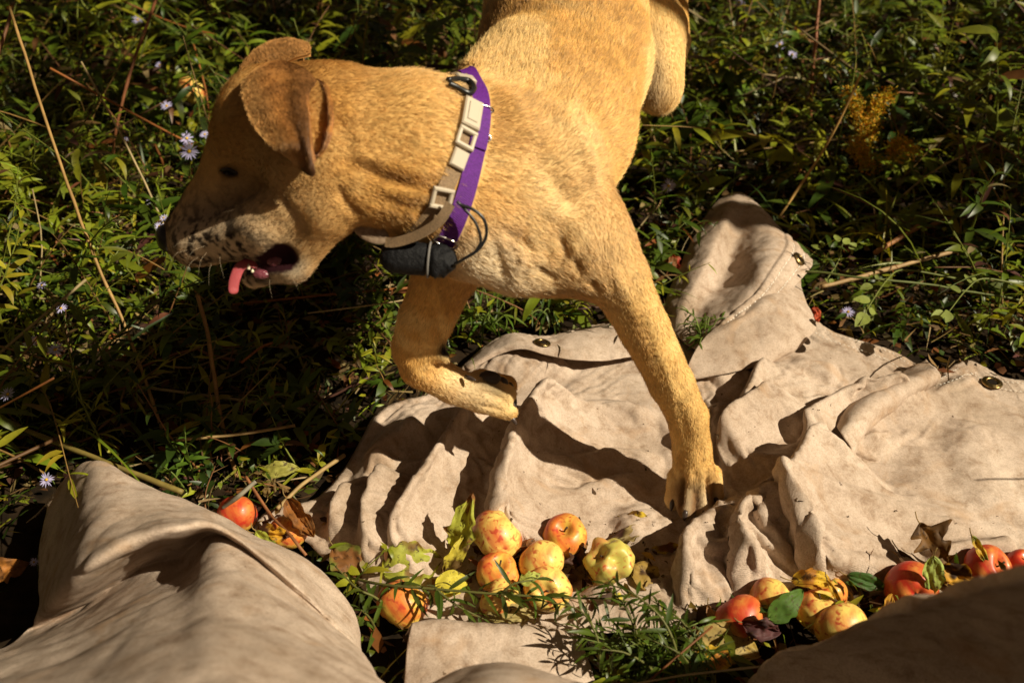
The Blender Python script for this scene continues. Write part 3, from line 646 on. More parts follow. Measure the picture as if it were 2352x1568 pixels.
# loose skin folds over the chest and shoulder, toe grooves come from the field
for (u, v, d, r, au, av, amp, fq) in ((1290,600,1.0,.05,.8,.6,.0030,150),(1170,560,.98,.04,.6,.8,.0028,140),(930,470,.93,.05,.2,1,.0022,120),(1400,470,1.0,.05,1,.2,.0018,80)):
    m = .45*np.exp(-((V-Pd(u, v, d))**2).sum(1)/r**2); ph = (V@(RGT*au-UPV*av))*fq+fbm(V, 18, 2, 8)*3
    V = V+Nv*(m*amp*np.sin(ph))[:, None]
def ray_body(u, v):
    o = Pd(u, v, 1.0) ; o = CAM+(o-CAM)*.0; dr = unit(Pd(u, v, 1.0)-CAM) if not (u < 770 and v < 720) else unit(FWD-UPV*(v-784)/FPX+RGT*(u-1176)/FPX); t = .55
    for _ in range(70):
        s_ = float(sdf((CAM+dr*t)[None])[0]); t += s_*.9
        if s_ < .0004: break
    return CAM+dr*t
def stroke(px, w_, amp):
    global V
    Q = spline(np.array([ray_body(*p) for p in px]), 14); d, i = nearest3(V, Q); r = w_/FPX*((Q-CAM)@FWD)[i]
    e = ss(0, .25, i/13.)*ss(0, .25, 1-i/13.)*.8+.2; V = V+Nv*(amp*e*np.exp(-(d/r)**2))[:, None]
def nearest3(P, Q):
    D = np.stack([((P-q)**2).sum(1) for q in Q], 1); i = D.argmin(1); return np.sqrt(D[np.arange(len(P)), i]), i
STROKES = [([(800,372),(900,412),(1000,432)],14,-.0045),([(810,345),(900,380),(1010,400)],14,.0040),([(770,420),(800,470),(840,500)],12,-.0045),([(760,250),(800,330),(790,400)],16,-.003),([(850,450),(930,470),(1000,480)],12,-.003),([(860,425),(940,445),(1000,455)],11,.003),
 ([(1195,540),(1225,582)],11,-.0065),([(1285,540),(1302,580)],10,-.006),([(1318,588),(1338,628)],10,-.006),([(1228,612),(1280,640)],9,-.006),([(1348,636),(1378,668)],9,-.006),([(1150,520),(1185,545)],10,-.005),([(1260,560),(1250,600)],9,-.004),([(1210,560),(1190,600)],10,.004),([(1310,555),(1330,580)],12,.004),
 ([(1255,235),(1325,325),(1368,430)],30,.0085),([(1320,225),(1405,345)],26,-.006),([(1180,290),(1265,410),(1330,490)],30,-.0065),([(1130,540),(1165,640)],14,-.006),([(1100,180),(1180,260),(1230,370)],26,.004),([(1390,430),(1400,500),(1380,560)],20,-.004),([(1240,470),(1310,510),(1370,600)],22,.004),
 ([(1400,600),(1440,680),(1480,760)],12,.003),([(1455,700),(1500,800),(1530,880)],9,-.003),([(1490,770),(1530,860),(1560,930)],10,.003),([(1545,890),(1570,960),(1580,1010)],8,-.0022),([(1570,1030),(1565,1080)],8,-.0015),([(1610,1020),(1615,1080)],9,-.0015),
 ([(1570,1090),(1564,1130),(1561,1172)],7,-.0085),([(1597,1088),(1597,1140),(1597,1186)],7,-.0085),([(1626,1088),(1630,1130),(1632,1160)],7,-.0085),([(1560,1060),(1555,1110)],9,.0018),([(1585,1070),(1582,1120)],8,.0018),([(1611,1070),(1613,1120)],8,.0018),([(1635,1075),(1640,1110)],8,.0018),
 ([(985,690),(1005,740),(1015,790)],12,-.004),([(930,800),(950,850),(1000,885)],10,.002),([(1045,868),(1100,880)],7,-.002),([(1100,930),(1160,945)],5,-.003),([(1110,900),(1160,918)],5,-.003),
 ([(498,408),(530,418),(575,415)],9,-.003),([(500,375),(530,366),(575,368)],10,.002),([(415,588),(470,598),(540,600),(590,585)],7,.0028),([(640,440),(680,500),(700,540)],16,-.0035),([(580,470),(640,480),(690,450)],18,.003),([(420,500),(480,500),(540,470)],12,-.002),
 ([(1490,60),(1500,150),(1490,220)],12,-.004),([(1545,60),(1548,140),(1525,200)],6,-.005)]
for px_, w_, am in STROKES: stroke(px_, w_, am)
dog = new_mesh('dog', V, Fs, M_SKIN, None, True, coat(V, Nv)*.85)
me_ = dog.data; vn_ = np.empty(len(V)*3, F2); me_.vertices.foreach_get('normal', vn_); Nv = vn_.reshape(-1, 3).astype(float)
tag(dog, 'short-haired tan dog with folded ears and speckled muzzle stepping onto the crumpled canvas', 'dog')
def on_body(u, v, lift=.001, d0=.6):
    """first point of the body along the sight line of a photo pixel (used to seat collars, eye, nose on the body)"""
    o = Pd(u, v, d0); dr = unit(Pd(u, v, 1.0)-CAM); t = 0
    for _ in range(60):
        s = float(sdf((o+dr*t)[None])[0]); t += s*.9
        if s < .0004: break
        if t > 1.2: return None
    p = o+dr*t; n = sgrad(p[None])[0]; return p+n*lift
def ring(top, mid, bot, n=96, lift=.0035):
    A, B, C = [Pd(*x) for x in (top, mid, bot)]; c = (A+C)/2; nn = unit(np.cross(A-B, C-B)); c = c+unit(c-B)*0.0
    x = unit(A-c); y = np.cross(nn, x); y = y*np.sign(y@(B-c)); out = []
    ctr = c+FWD*.0
    for k in range(n):
        th = 2*math.pi*k/n; d = x*math.cos(th)+y*math.sin(th); t = .108
        for _ in range(50):
            s = float(sdf((ctr+d*t)[None])[0]); t -= max(s, 0)*.8
            if s < lift: break
        out.append(ctr+d*t)
    P = np.array(out)
    for _ in range(6): P = (np.roll(P, 1, 0)+P*2+np.roll(P, -1, 0))/4
    return P, nn, ctr
def band(mb, P, nn, width, thick, c=None, k0=0, k1=None, loopit=True):
    n = len(P); K = range(n) if loopit else range(k0, k1); rows = []
    ctr = P.mean(0)
    for k in K:
        p = P[k % n]; o = unit((p-ctr)-nn*((p-ctr)@nn)); g = sgrad(p[None])[0]; wdir = unit(nn-g*(nn@g)); o = unit(g)
        rows.append([p-wdir*width/2, p+wdir*width/2, p+wdir*width/2+o*thick, p-wdir*width/2+o*thick])
    R = np.array(rows); m = len(R); Fq = [(i*4+j, i*4+(j+1) % 4, ((i+1) % m)*4+(j+1) % 4, ((i+1) % m)*4+j) for i in range(m if loopit else m-1) for j in range(4)]
    if not loopit: Fq += [(0, 1, 2, 3), tuple((m-1)*4+j for j in (3, 2, 1, 0))]
    mb.add(R.reshape(-1, 3), Fq, c)

PP, nnP, cP = ring((1054,190,1.075), (1108,345,.95), (1003,560,1.01), lift=.0055)
PT, nnT, cT = ring((1032,186,1.06), (1062,345,.955), (925,560,1.0), lift=.0055)
# fur roots, area weighted
T = Fs; e1 = V[T[:, 2]]-V[T[:, 0]]; e2 = V[T[:, 3]]-V[T[:, 1]]; ar = np.linalg.norm(np.cross(e1, e2), axis=1)
cen = V[T].mean(1); front = ss(1.75, 1.45, (cen-CAM)@FWD)*.75+.25
pads = sum(blob(cen, *b) for b in ((1130,860,1.205,.012),(1172,905,1.22,.013)))
mouth = np.zeros(len(cen), bool)
for q in PR:
    if q['sub'] and q['ra'] > .0045: mouth |= seg_d(cen.astype(F2), q) < .0022
under_band = np.zeros(len(cen), bool)
for R_g in (PP, PT):
    dk, _ = nearest3(cen, R_g[::2]); under_band |= dk < .0105
pr_ = ar*front*(pads < .6)*(~mouth)*(~under_band); pick = rng.choice(len(T), NFUR, p=pr_/pr_.sum())
a_, b_ = rng.random(NFUR), rng.random(NFUR); q4 = V[T[pick]]
R_ = (q4[:, 0]*((1-a_)*(1-b_))[:, None]+q4[:, 1]*(a_*(1-b_))[:, None]+q4[:, 2]*(a_*b_)[:, None]+q4[:, 3]*((1-a_)*b_)[:, None])
Nn = unit(sgrad(cen)[pick] if False else Nv[T[pick, 0]]+Nv[T[pick, 2]]); fl, ln = flowdir(R_)
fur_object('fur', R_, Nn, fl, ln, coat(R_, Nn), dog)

# ------------------------------------------------------------------ ears, eye, nose, mouth, claws and pads (parts of the dog)
def PG(rows): return np.array([[Pd(*c) for c in r] for r in rows])
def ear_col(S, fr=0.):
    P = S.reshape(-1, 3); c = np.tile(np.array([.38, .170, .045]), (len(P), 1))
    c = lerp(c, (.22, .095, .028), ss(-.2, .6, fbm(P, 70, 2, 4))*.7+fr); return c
def ear(name, G, nu, nv, thick, furcol, innercol=None, flip=1, lf=.005, nf=42000):
    S = loft(G, nu, nv); Nn = grid_normals(S)*flip
    if (Nn.reshape(-1, 3)@-FWD).mean() < 0: Nn = -Nn
    S = S+Nn*(fbm(S.reshape(-1, 3), 60, 2, 6)*.0016).reshape(nu, nv)[..., None]
    V = np.vstack([S.reshape(-1, 3), (S-Nn*thick).reshape(-1, 3)]); f = grid_faces(nu, nv); m = nu*nv
    rim = []
    for a in range(nu-1): rim += [(a*nv, (a+1)*nv, (a+1)*nv+m, a*nv+m), ((a+1)*nv+nv-1, a*nv+nv-1, a*nv+nv-1+m, (a+1)*nv+nv-1+m)]
    for b in range(nv-1): rim += [(b+1, b, b+m, b+1+m), ((nu-1)*nv+b, (nu-1)*nv+b+1, (nu-1)*nv+b+1+m, (nu-1)*nv+b+m)]
    o = new_mesh(name, V, np.vstack([f[:, ::-1], f+m, np.array(rim)]), M_SKIN, dog, True, np.vstack([furcol, innercol if innercol is not None else furcol*.7]))
    du = unit(np.gradient(S, axis=0)).reshape(-1, 3); n = nf; i = rng.integers(0, nu-1, n); j = rng.integers(0, nv-1, n); a, b = rng.random((2, n, 1))
    R = (S[i, j]*(1-a)*(1-b)+S[i+1, j]*a*(1-b)+S[i, j+1]*(1-a)*b+S[i+1, j+1]*a*b); k = i*nv+j
    fur_object('fur', R, Nn.reshape(-1, 3)[k], du[k], np.full(n, lf), furcol[k], o, lift=.3)
    return o, S
g = PG([[(552,192,.925),(595,152,.935),(650,140,.945),(700,158,.928),(728,186,.928)],
        [(558,236,.892),(604,205,.896),(655,188,.910),(690,200,.905),(704,228,.912)],
        [(582,292,.884),(627,266,.886),(665,252,.893),(694,262,.893),(706,284,.902)],
        [(624,336,.884),(659,320,.884),(685,312,.890),(703,322,.890),(711,338,.898)],
        [(676,374,.916),(692,374,.905),(704,372,.900),(713,376,.900),(719,380,.904)],
        [(704,397,.915),(710,398,.910),(715,398,.908),(719,396,.908),(722,392,.910)]])
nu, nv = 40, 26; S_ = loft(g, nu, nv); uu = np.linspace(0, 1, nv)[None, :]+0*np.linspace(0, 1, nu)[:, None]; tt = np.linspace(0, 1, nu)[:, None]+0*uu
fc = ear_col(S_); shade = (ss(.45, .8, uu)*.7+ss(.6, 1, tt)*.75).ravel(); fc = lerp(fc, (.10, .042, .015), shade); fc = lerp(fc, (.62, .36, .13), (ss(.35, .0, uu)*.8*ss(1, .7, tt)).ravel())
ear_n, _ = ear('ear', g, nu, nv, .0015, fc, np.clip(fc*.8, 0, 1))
g = PG([[(700,190,.925),(713,184,.938),(730,182,.942),(746,192,.938),(757,206,.940)],
        [(704,240,.910),(716,245,.940),(734,240,.944),(754,238,.926),(766,246,.940)],
        [(708,290,.904),(720,296,.938),(737,292,.942),(755,288,.920),(764,296,.938)],
        [(713,340,.900),(720,338,.925),(731,338,.930),(744,334,.918),(752,340,.934)],
        [(719,380,.904),(721,362,.918),(726,358,.922),(734,354,.920),(741,358,.932)]])
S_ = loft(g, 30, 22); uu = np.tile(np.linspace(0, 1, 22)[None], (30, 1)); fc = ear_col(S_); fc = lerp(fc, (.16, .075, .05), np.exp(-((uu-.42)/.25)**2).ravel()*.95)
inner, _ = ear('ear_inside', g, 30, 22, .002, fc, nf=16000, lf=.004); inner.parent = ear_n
g = PG([[(556,192,.995),(600,165,1.0),(660,140,1.0),(712,124,1.005)],
        [(552,165,1.015),(596,128,1.02),(655,102,1.025),(712,110,1.03)],
        [(566,138,1.04),(608,104,1.045),(660,93,1.05),(706,106,1.05)],
        [(575,158,1.07),(615,130,1.09),(660,115,1.095),(700,130,1.085)],
        [(590,230,1.09),(625,210,1.10),(660,200,1.105),(690,210,1.10)]])
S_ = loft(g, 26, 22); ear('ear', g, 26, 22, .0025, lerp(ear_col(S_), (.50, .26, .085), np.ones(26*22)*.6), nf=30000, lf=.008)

M_BLACK = mat('wet_black', (.012, .010, .010), .28, .5)
M_PAD = mat('paw_pad', (.035, .026, .024), .5, .4); L(M_PAD, bump(M_PAD, noise(M_PAD, 900, 3), .6, .0006), bsdf(M_PAD).inputs['Normal'])
M_CLAW = mat('claw', (.05, .035, .03), .3, .5)
M_TONGUE = mat('tongue', (.38, .075, .085), .35, .5, Subsurface_Weight=.25); bsdf(M_TONGUE).inputs['Subsurface Radius'].default_value = (.006, .002, .001)
L(M_TONGUE, bump(M_TONGUE, noise(M_TONGUE, 700, 2), .5, .0006), bsdf(M_TONGUE).inputs['Normal'])
M_GUM = mat('mouth_lining', (.16, .04, .055), .22, .6); L(M_GUM, bump(M_GUM, noise(M_GUM, 260, 3), .8, .002), bsdf(M_GUM).inputs['Normal'])
M_TOOTH = mat('tooth', (.75, .66, .48), .3, .5)
def ball(mb, c, r, ax=None, n=14, m=10, c3=None, fn=None):
    t = np.linspace(0, math.pi, m+1); a = np.arange(n)*2*math.pi/n
    D = np.stack([np.sin(t)[:, None]*np.cos(a), np.sin(t)[:, None]*np.sin(a), np.cos(t)[:, None]+0*a], -1).reshape(-1, 3)
    if fn is not None: D = D*fn(D)[:, None]
    D = D*np.array(r); D = D@np.array(ax) if ax is not None else D
    mb.add(np.asarray(c)+D, [(i*n+j, i*n+(j+1) % n, (i+1)*n+(j+1) % n, (i+1)*n+j) for i in range(m) for j in range(n)], c3)
def part_ball(name, c, r, mt, ax=None, parent=None, **k):
    b = MB(); ball(b, c, r, ax, **k); return b.build(name, mt, parent or dog)
vA = np.array([RGT, UPV, -FWD])
e_c = Pd(523, 396, .957); ey = part_ball('eye', Pd(524, 398, .9600), (.0042, .0034, .0046), M_BLACK, vA, n=20, m=14)
lid = MB(); ln_ = [Pd(500,396,.958), Pd(513,390,.952), Pd(528,389,.950), Pd(546,399,.953)]; lid.tube(spline(ln_, 16), [.0006]+[.0014]*14+[.0005], 8); lid.build('eyelid', M_BLACK, ey)
wb = MB()
for (u, v, du, dv) in ((430,575,-40,30),(445,560,-50,10),(455,590,-30,50),(475,580,-20,55),(490,598,-10,60),(470,565,-45,40),(505,585,10,55),(620,640,5,45),(660,620,25,45),(500,365,-35,-30),(505,362,-25,-38)):
    p0_ = ray_body(u, v); p3_ = Pd(u+du, v+dv, (p0_-CAM)@FWD-.42*(770-(u+du))/FPX-.012); wb.tube(spline([p0_, (p0_+p3_)/2-FWD*.006+UPV*.003, p3_], 10), np.linspace(.00018, .00005, 10), 4, (.30, .24, .16))
wb.build('whiskers', M_STEM, dog)['kind'] = 'stuff'
# nose leather with nostrils
axn = unit(Pd(380, 560, 1.0)-Pd(440, 530, 1.0)); sd = -FWD; up_ = np.cross(sd, axn); NA = np.array([axn, up_, sd])
def nf_(D):
    r = np.ones(len(D))
    for s in (-1, 1): r -= .32*np.exp(-(((D-unit(np.array([.80, -.12, .52*s])))**2).sum(1))/.05)
    r -= .18*np.exp(-(D[:, 2]/.12)**2)*(D[:, 0] > .3); return r
part_ball('nose', Pd(386, 548, .99), (.0140, .0165, .0190), M_BLACK, NA, n=30, m=22, fn=nf_)
tg = MB(); P_ = spline([Pd(640,612,1.0), Pd(615,612,.990), Pd(592,606,.978), Pd(570,604,.969), Pd(551,614,.963), Pd(540,638,.960), Pd(536,660,.960), Pd(538,675,.961)], 30)
wd = np.concatenate([np.linspace(.008, .0058, 15), np.linspace(.0057, .0050, 13), [.0042, .0022]]); 
T_ = unit(np.gradient(P_, axis=0)); Bn = unit(np.cross(T_, np.tile(unit(-FWD+UPV*.7+RGT*.35), (30, 1)))); On = np.cross(Bn, T_)
A_ = np.arange(14)*2*math.pi/14; V_ = (P_[:, None]+wd[:, None, None]*(np.cos(A_)[None, :, None]*Bn[:, None]+(.30*np.sin(A_)-.10*np.cos(A_)**2*0)[None, :, None]*On[:, None])).reshape(-1, 3)
tg.add(V_, [(i*14+j, i*14+(j+1) % 14, (i+1)*14+(j+1) % 14, (i+1)*14+j) for i in range(29) for j in range(14)]+[tuple(29*14+j for j in range(14))]); tg.build('tongue', M_TONGUE)
bpy.data.objects['tongue'].parent = dog
mb = MB(); ball(mb, Pd(618,618,.985), (.018, .008, .008), vA, c3=None); ball(mb, Pd(640,596,.978), (.013, .009, .006), vA); ball(mb, Pd(600,630,.972), (.009, .005, .004), vA)
ball(mb, Pd(638,583,1.0), (.022, .012, .006), vA); mb.build('mouth_lining', M_GUM, dog)
for (u, v, d, l) in ((571,619,.966,.006), (580,626,.970,.0035), (590,630,.972,.003), (638,572,.972,.004)):
    s = 1 if v > 600 else -1; p = Pd(u, v, d); mb = MB(); mb.tube([p, p+UPV*l*.6*s, p+UPV*l*s], [.0018, .0014, .0003], 8); mb.build('tooth', M_TOOTH, dog)
for (a, b, r) in (((1163,947,1.222),(1156,938,1.218),.0034),((1178,962,1.226),(1187,974,1.226),.0030),((1078,868,1.19),(1093,873,1.183),.0030),
                  ((1544,1156,1.270),(1541,1174,1.270),.0034),((1574,1180,1.252),(1571,1196,1.252),.0034),((1617,1180,1.252),(1620,1196,1.252),.0034),((1645,1146,1.272),(1651,1163,1.272),.0034)):
    A, B = Pd(*a), Pd(*b); mb = MB(); mb.tube([A-(B-A)*.6, A, A+(B-A)*.6, B], [r*.8, r, r*.7, r*.15], 10); mb.build('claw', M_CLAW, dog)
for (u, v, d, r) in ((1124,868,1.211,(.0135,.009,.007)), (1152,880,1.222,(.008,.008,.006)), (1172,896,1.227,(.005,.010,.006)), (1179,924,1.227,(.0045,.011,.006)), (1022,818,1.176,(.005,.007,.005))):
    part_ball('paw_pad', Pd(u, v, d), r, M_PAD, vA, n=20, m=14, fn=lambda D: 1+.06*vn(D, 3, 2))

# ------------------------------------------------------------------ collars and what hangs from them: things of their own
def web_mat(name, c, rib=900):
    m = mat(name, c, .6, .3); wv = N(m, 'TexWave'); wv.inputs['Scale'].default_value = rib; wv.bands_direction = 'DIAGONAL'
    L(m, N(m, 'TexCoord').outputs['Object'], wv.inputs['Vector']); n = noise(m, 700, 2, .6)
    cc = mixc(m, 1.0, tuple(c), ramp(m, n, [(.3, (.6, .6, .6)), (.7, (1.25, 1.25, 1.25))]), 'MULTIPLY'); L(m, cc, bsdf(m).inputs['Base Color'])
    L(m, bump(m, wv.outputs['Fac'], .6, .0006), bsdf(m).inputs['Normal']); return m
M_PURPLE = web_mat('purple_nylon', (.11, .014, .22), 210); M_COYOTE = web_mat('tan_nylon', (.27, .18, .10), 210)
M_CREAM = mat('cream_plastic', (.50, .43, .33), .45, .4); M_STEEL = mat('steel', (.65, .62, .58), .22, .5, 1.0)
M_BLKPL = mat('black_plastic', (.012, .012, .012), .35, .5)
def near_k(P, u, v):
    best = 0, 1e9
    for k, p in enumerate(P):
        a, b, d = Pi(p); e = (a-u)**2+(b-v)**2+(400 if d > 1.08 else 0)*99
        if e < best[1]: best = k, e
    return best[0]
def frame(P, k, nn):
    n = len(P); p = P[k % n]; t = unit(P[(k+1) % n]-P[(k-1) % n]); g = sgrad(p[None])[0]; g = unit(g-t*(g@t)); return p, t, np.cross(g, t), g
def rbox(mb, p, t, w_, g, l, wd, h, b=.0012, c=None):
    prof = [(-l/2, -wd/2), (l/2, -wd/2), (l/2, wd/2), (-l/2, wd/2)]
    def lay(s, z): return [p+t*(x*(1-2*s/l))+w_*(y*(1-2*s/wd))+g*z for x, y in prof]
    V = np.array(lay(0, 0)+lay(0, h-b)+lay(b, h)); Fq = [(0, 3, 2, 1), (8, 9, 10, 11)]
    for a in (0, 4):
        Fq += [(a+i, a+(i+1) % 4, a+4+(i+1) % 4, a+4+i) for i in range(4)]
    mb.add(V, Fq, c)
def loopbox(mb, p, t, w_, g, l, wd, r, n=6):
    q = [p+t*(x*l/2)+w_*(y*wd/2)+g*.002 for x, y in ((-1, -1), (1, -1), (1, 1), (-1, 1))]; q = q+[q[0], q[1]]; mb.tube(spline(q, 40)[:33], r, n)
pc = empty('dog_collar', 'purple nylon collar with steel slides round the tan dog\'s neck', 'collar', loc=Pd(1060, 380, 1.04))
pc_off = Vector(pc.location)
def under(o, e):
    o.parent = e; o.matrix_parent_inverse = Matrix.Translation(-Vector(e.location)); return o
mb = MB(); band(mb, PP, nnP, .0185, .002); under(mb.build('webbing', M_PURPLE, None, False), pc)
mb = MB(); k = near_k(PP, 1112, 300); p, t, w_, g = frame(PP, k, nnP)
for dk in (-4, -3, -2, -1, 0, 1, 2, 3):
    p, t, w_, g = frame(PP, k+dk, nnP); rbox(mb, p+g*.002, t, w_, g, .0062, .0183, .0022, .0004)
under(mb.build('webbing_overlap', M_PURPLE, None, False), pc)
for kk in (-5, 1):
    p, t, w_, g = frame(PP, k+kk, nnP); mb = MB(); loopbox(mb, p+g*.001, t, w_, g, .006, .0195, .0009); under(mb.build('slide_buckle', M_STEEL, None), pc)
k = near_k(PP, 1010, 548); p, t, w_, g = frame(PP, k, nnP); mb = MB(); loopbox(mb, p+g*.001, t, w_, g, .008, .020, .0010); under(mb.build('ring', M_STEEL, None), pc)
tc = empty('tracking_collar', 'tan webbing collar with cream buckles and sliders, in front of the purple one', 'collar', loc=Pd(1040, 380, 1.04))
mb = MB(); band(mb, PT, nnT, .0165, .0018); under(mb.build('webbing', M_COYOTE, None, False), tc)
def seated(name, P, nn, u, v, l, wd, h, m, bars=0, skew=0):
    k = near_k(P, u, v); p, t, w_, g = frame(P, k, nn)
    if skew: t, w_ = t*math.cos(skew)+w_*math.sin(skew), w_*math.cos(skew)-t*math.sin(skew)
    p = p+g*.0015; mb = MB()
    if bars:
        b = .0042
        for s in (-1, 1): rbox(mb, p+t*s*(l/2-b/2), t, w_, g, b, wd, h); rbox(mb, p+w_*s*(wd/2-b/2), t, w_, g, l, b, h*.9)
    else: rbox(mb, p, t, w_, g, l, wd, h, .0014)
    return under(mb.build(name, m, None, False), tc), p, t, w_, g
seated('slider', PT, nnT, 1050, 205, .018, .019, .0048, M_CREAM)
b1, p, t, w_, g = seated('buckle', PT, nnT, 1066, 262, .034, .0195, .0068, M_CREAM)
mb = MB(); rbox(mb, p+g*.0068, t, w_, g, .022, .011, .0012, .0006); o = under(mb.build('buckle_release', M_CREAM, None, False), tc)
seated('buckle_frame', PT, nnT, 1070, 322, .020, .0205, .0058, M_CREAM, 1)
seated('slider', PT, nnT, 1056, 374, .018, .0165, .0052, M_CREAM)
seated('slider', PT, nnT, 1030, 458, .021, .0215, .0052, M_CREAM, 1, .25)
lp = empty('collar_loop', 'black plastic loop on top of the dog\'s neck behind the cream slider', 'loop', loc=Pd(1055, 190, 1.06))
mb = MB(); mb.tube(spline([ray_body(*q_)-FWD*.006+UPV*.002 for q_ in ((1030,192),(1050,190),(1078,194),(1090,210),(1078,222),(1050,208),(1032,200))], 30), .0028, 8); under(mb.build('loop', M_BLKPL, None), lp)
# padded black unit under the throat
bag = empty('collar_pouch', 'black nylon pouch with a grey elastic band hanging below the throat', 'pouch', loc=Pd(960, 595, 1.0))
A, B = Pd(872, 585, .985), Pd(1050, 603, .985); n, m = 40, 28; t_ = np.linspace(0, 1, n); ax = unit(B-A); e1_ = unit(np.cross(ax, FWD)); e2_ = np.cross(ax, e1_)
rr = .0160*(1-np.abs(2*t_-1)**5)**.5; rr[0] = rr[-1] = .0015; an = np.arange(m)*2*math.pi/m
Vb = A+(B-A)*t_[:, None, None]+e1_*(np.cos(an)[None, :, None]*rr[:, None, None]*1.03)+e2_*(np.sin(an)[None, :, None]*rr[:, None, None]*.8)
nb = unit(Vb-(A+(B-A)*t_[:, None, None])); cr = fbm(Vb.reshape(-1, 3), 120, 3, 2).reshape(n, m)*(.5+2.2*ss(.6, .75, t_))[:, None]
Vb = Vb+nb*(cr*.0016)[..., None]-nb*(.0022*np.exp(-((t_-.64)/.03)**2))[:, None, None]
M_NYLON = mat('black_nylon', (.006, .006, .007), .65, .22); L(M_NYLON, bump(M_NYLON, noise(M_NYLON, 160, 4, .7), .8, .003), bsdf(M_NYLON).inputs['Normal'])
mb = MB(); mb.add(Vb.reshape(-1, 3), [(i*m+j, i*m+(j+1) % m, (i+1)*m+(j+1) % m, (i+1)*m+j) for i in range(n-1) for j in range(m)]); under(mb.build('pouch_cover', M_NYLON, None), bag)
c_ = A+(B-A)*.64; M_GREYB = mat('grey_elastic', (.16, .15, .14), .7, .2)
mb = MB(); R_c = [c_+e1_*math.cos(a)*.0170+e2_*math.sin(a)*.0137 for a in np.linspace(0, 2*math.pi, 40)]; mb.tube(R_c, .0013, 8); under(mb.build('elastic_band', M_GREYB, None), bag)
ca = empty('antenna_cable', 'thin braided black cable looping from the pouch to the tan collar', 'cable', loc=Pd(1060, 590, .975))
mb = MB(); mb.tube(spline([Pd(1045,606,.972), Pd(1070,592,.965), Pd(1100,572,.962), Pd(1117,540,.960), Pd(1112,505,.955), Pd(1088,482,.952), Pd(1058,470,.951), Pd(1050,462,.950)], 60), .0016, 8)
mb.tube(spline([Pd(1052,465,.951), Pd(1085,500,.955), Pd(1100,530,.958), Pd(1104,556,.961), Pd(1092,578,.963)], 40), .0014, 8); under(mb.build('cable', M_BLKPL, None), ca)
td = empty('collar_tag', 'pale worn oval tag hanging below the jaw on the tan strap', 'tag', loc=Pd(845, 530, .985))
M_TAG = mat('worn_tag', (.52, .40, .27), .5, .4); L(M_TAG, ramp(M_TAG, noise(M_TAG, 160, 5, .7), [(.35, (.16, .10, .06)), (.65, (.30, .22, .15))]), bsdf(M_TAG).inputs['Base Color'])
mb = MB(); ball(mb, Pd(852, 533, .985), (.0195, .0100, .0022), np.array([unit(RGT*.9-UPV*.42), unit(RGT*.42+UPV*.9), -FWD]), n=28, m=16); under(mb.build('tag_plate', M_TAG, None), td)
st = empty('hanging_strap', 'tan webbing strap end curving from the lower slider to the pale tag', 'strap', loc=Pd(940, 540, .97))
rows = []; PS = spline([Pd(1035,468,.948), Pd(1012,505,.952), Pd(980,530,.958), Pd(940,548,.966), Pd(905,557,.972), Pd(885,556,.976)], 40)
TT = unit(np.gradient(PS, axis=0)); 
for p, t in zip(PS, TT):
    w_ = unit(np.cross(-FWD, t)); rows.append([p-w_*.0048, p+w_*.0048, p+w_*.0048-FWD*.0016, p-w_*.0048-FWD*.0016])
R = np.array(rows); m = 40; mb = MB(); mb.add(R.reshape(-1, 3), [(i*4+j, i*4+(j+1) % 4, (i+1)*4+(j+1) % 4, (i+1)*4+j) for i in range(m-1) for j in range(4)]+[(0, 1, 2, 3), (159, 158, 157, 156)]); under(mb.build('webbing', M_COYOTE, None, False), st)
# ------------------------------------------------------------------ weeds, grass, litter
def leaf_arrays(base, dr, nrm, L_, W_, curl, fold=.25, rows=5, cols=3, shape='lance', wav=0., tw=None):
    n = len(base); t = np.linspace(0, 1, rows)
    prof = {'lance': np.sin(math.pi*np.clip(t, 0, 1)**.75)**.9+.03, 'blade': (1-t**2.2)*.95+.05, 'ovate': np.sin(math.pi*t**.6)**.75+.02}[shape]
    dr = unit(dr); nrm = unit(nrm-dr*(nrm*dr).sum(1)[:, None]); sd = np.cross(dr, nrm)
    a = curl[:, None]*t[None]; sx = np.where(np.abs(curl[:, None]) > 1e-3, np.sin(a)/np.where(np.abs(curl[:, None]) > 1e-3, curl[:, None], 1), t[None]); sz = -np.where(np.abs(curl[:, None]) > 1e-3, (1-np.cos(a))/np.where(np.abs(curl[:, None]) > 1e-3, curl[:, None], 1), 0)
    cen = base[:, None]+(dr[:, None]*sx[..., None]+nrm[:, None]*sz[..., None])*L_[:, None, None]
    if tw is not None:
        al = tw[:, None]*t[None]; S2 = sd[:, None]*np.cos(al)[..., None]+nrm[:, None]*np.sin(al)[..., None]
    else: S2 = np.repeat(sd[:, None], rows, 1)
    N2 = np.cross(S2, dr[:, None])*1.0; c = np.linspace(-1, 1, cols); hw = prof[None]*W_[:, None]*.5
    if wav: hw = hw*(1+wav*rng.uniform(-1, 1, (n, rows)))
    V = cen[:, :, None]+S2[:, :, None]*(c[None, None, :, None]*hw[..., None, None])+nrm[:, None, None]*(np.abs(c)[None, None, :, None]*hw[..., None, None]*fold)
    V = V.reshape(-1, 3); f = grid_faces(rows, cols); Fq = (f[None]+(np.arange(n)*rows*cols)[:, None, None]).reshape(-1, 4); return V, Fq, rows*cols
class VB:
    def __init__(s): s.V = []; s.F = []; s.C = []; s.n = 0
    def add(s, V, Fq, k, col): s.V.append(V); s.F.append(Fq+s.n); s.C.append(np.repeat(col, k, 0)); s.n += len(V)
    def leaves(s, base, dr, nrm, L_, W_, curl, col, **k): V, Fq, q = leaf_arrays(base, dr, nrm, L_, W_, curl, **k); s.add(V, Fq, q, col)
    def build(s, name, m, parent=None): return new_mesh(name, np.vstack(s.V), np.vstack(s.F), m, parent, True, np.vstack(s.C))
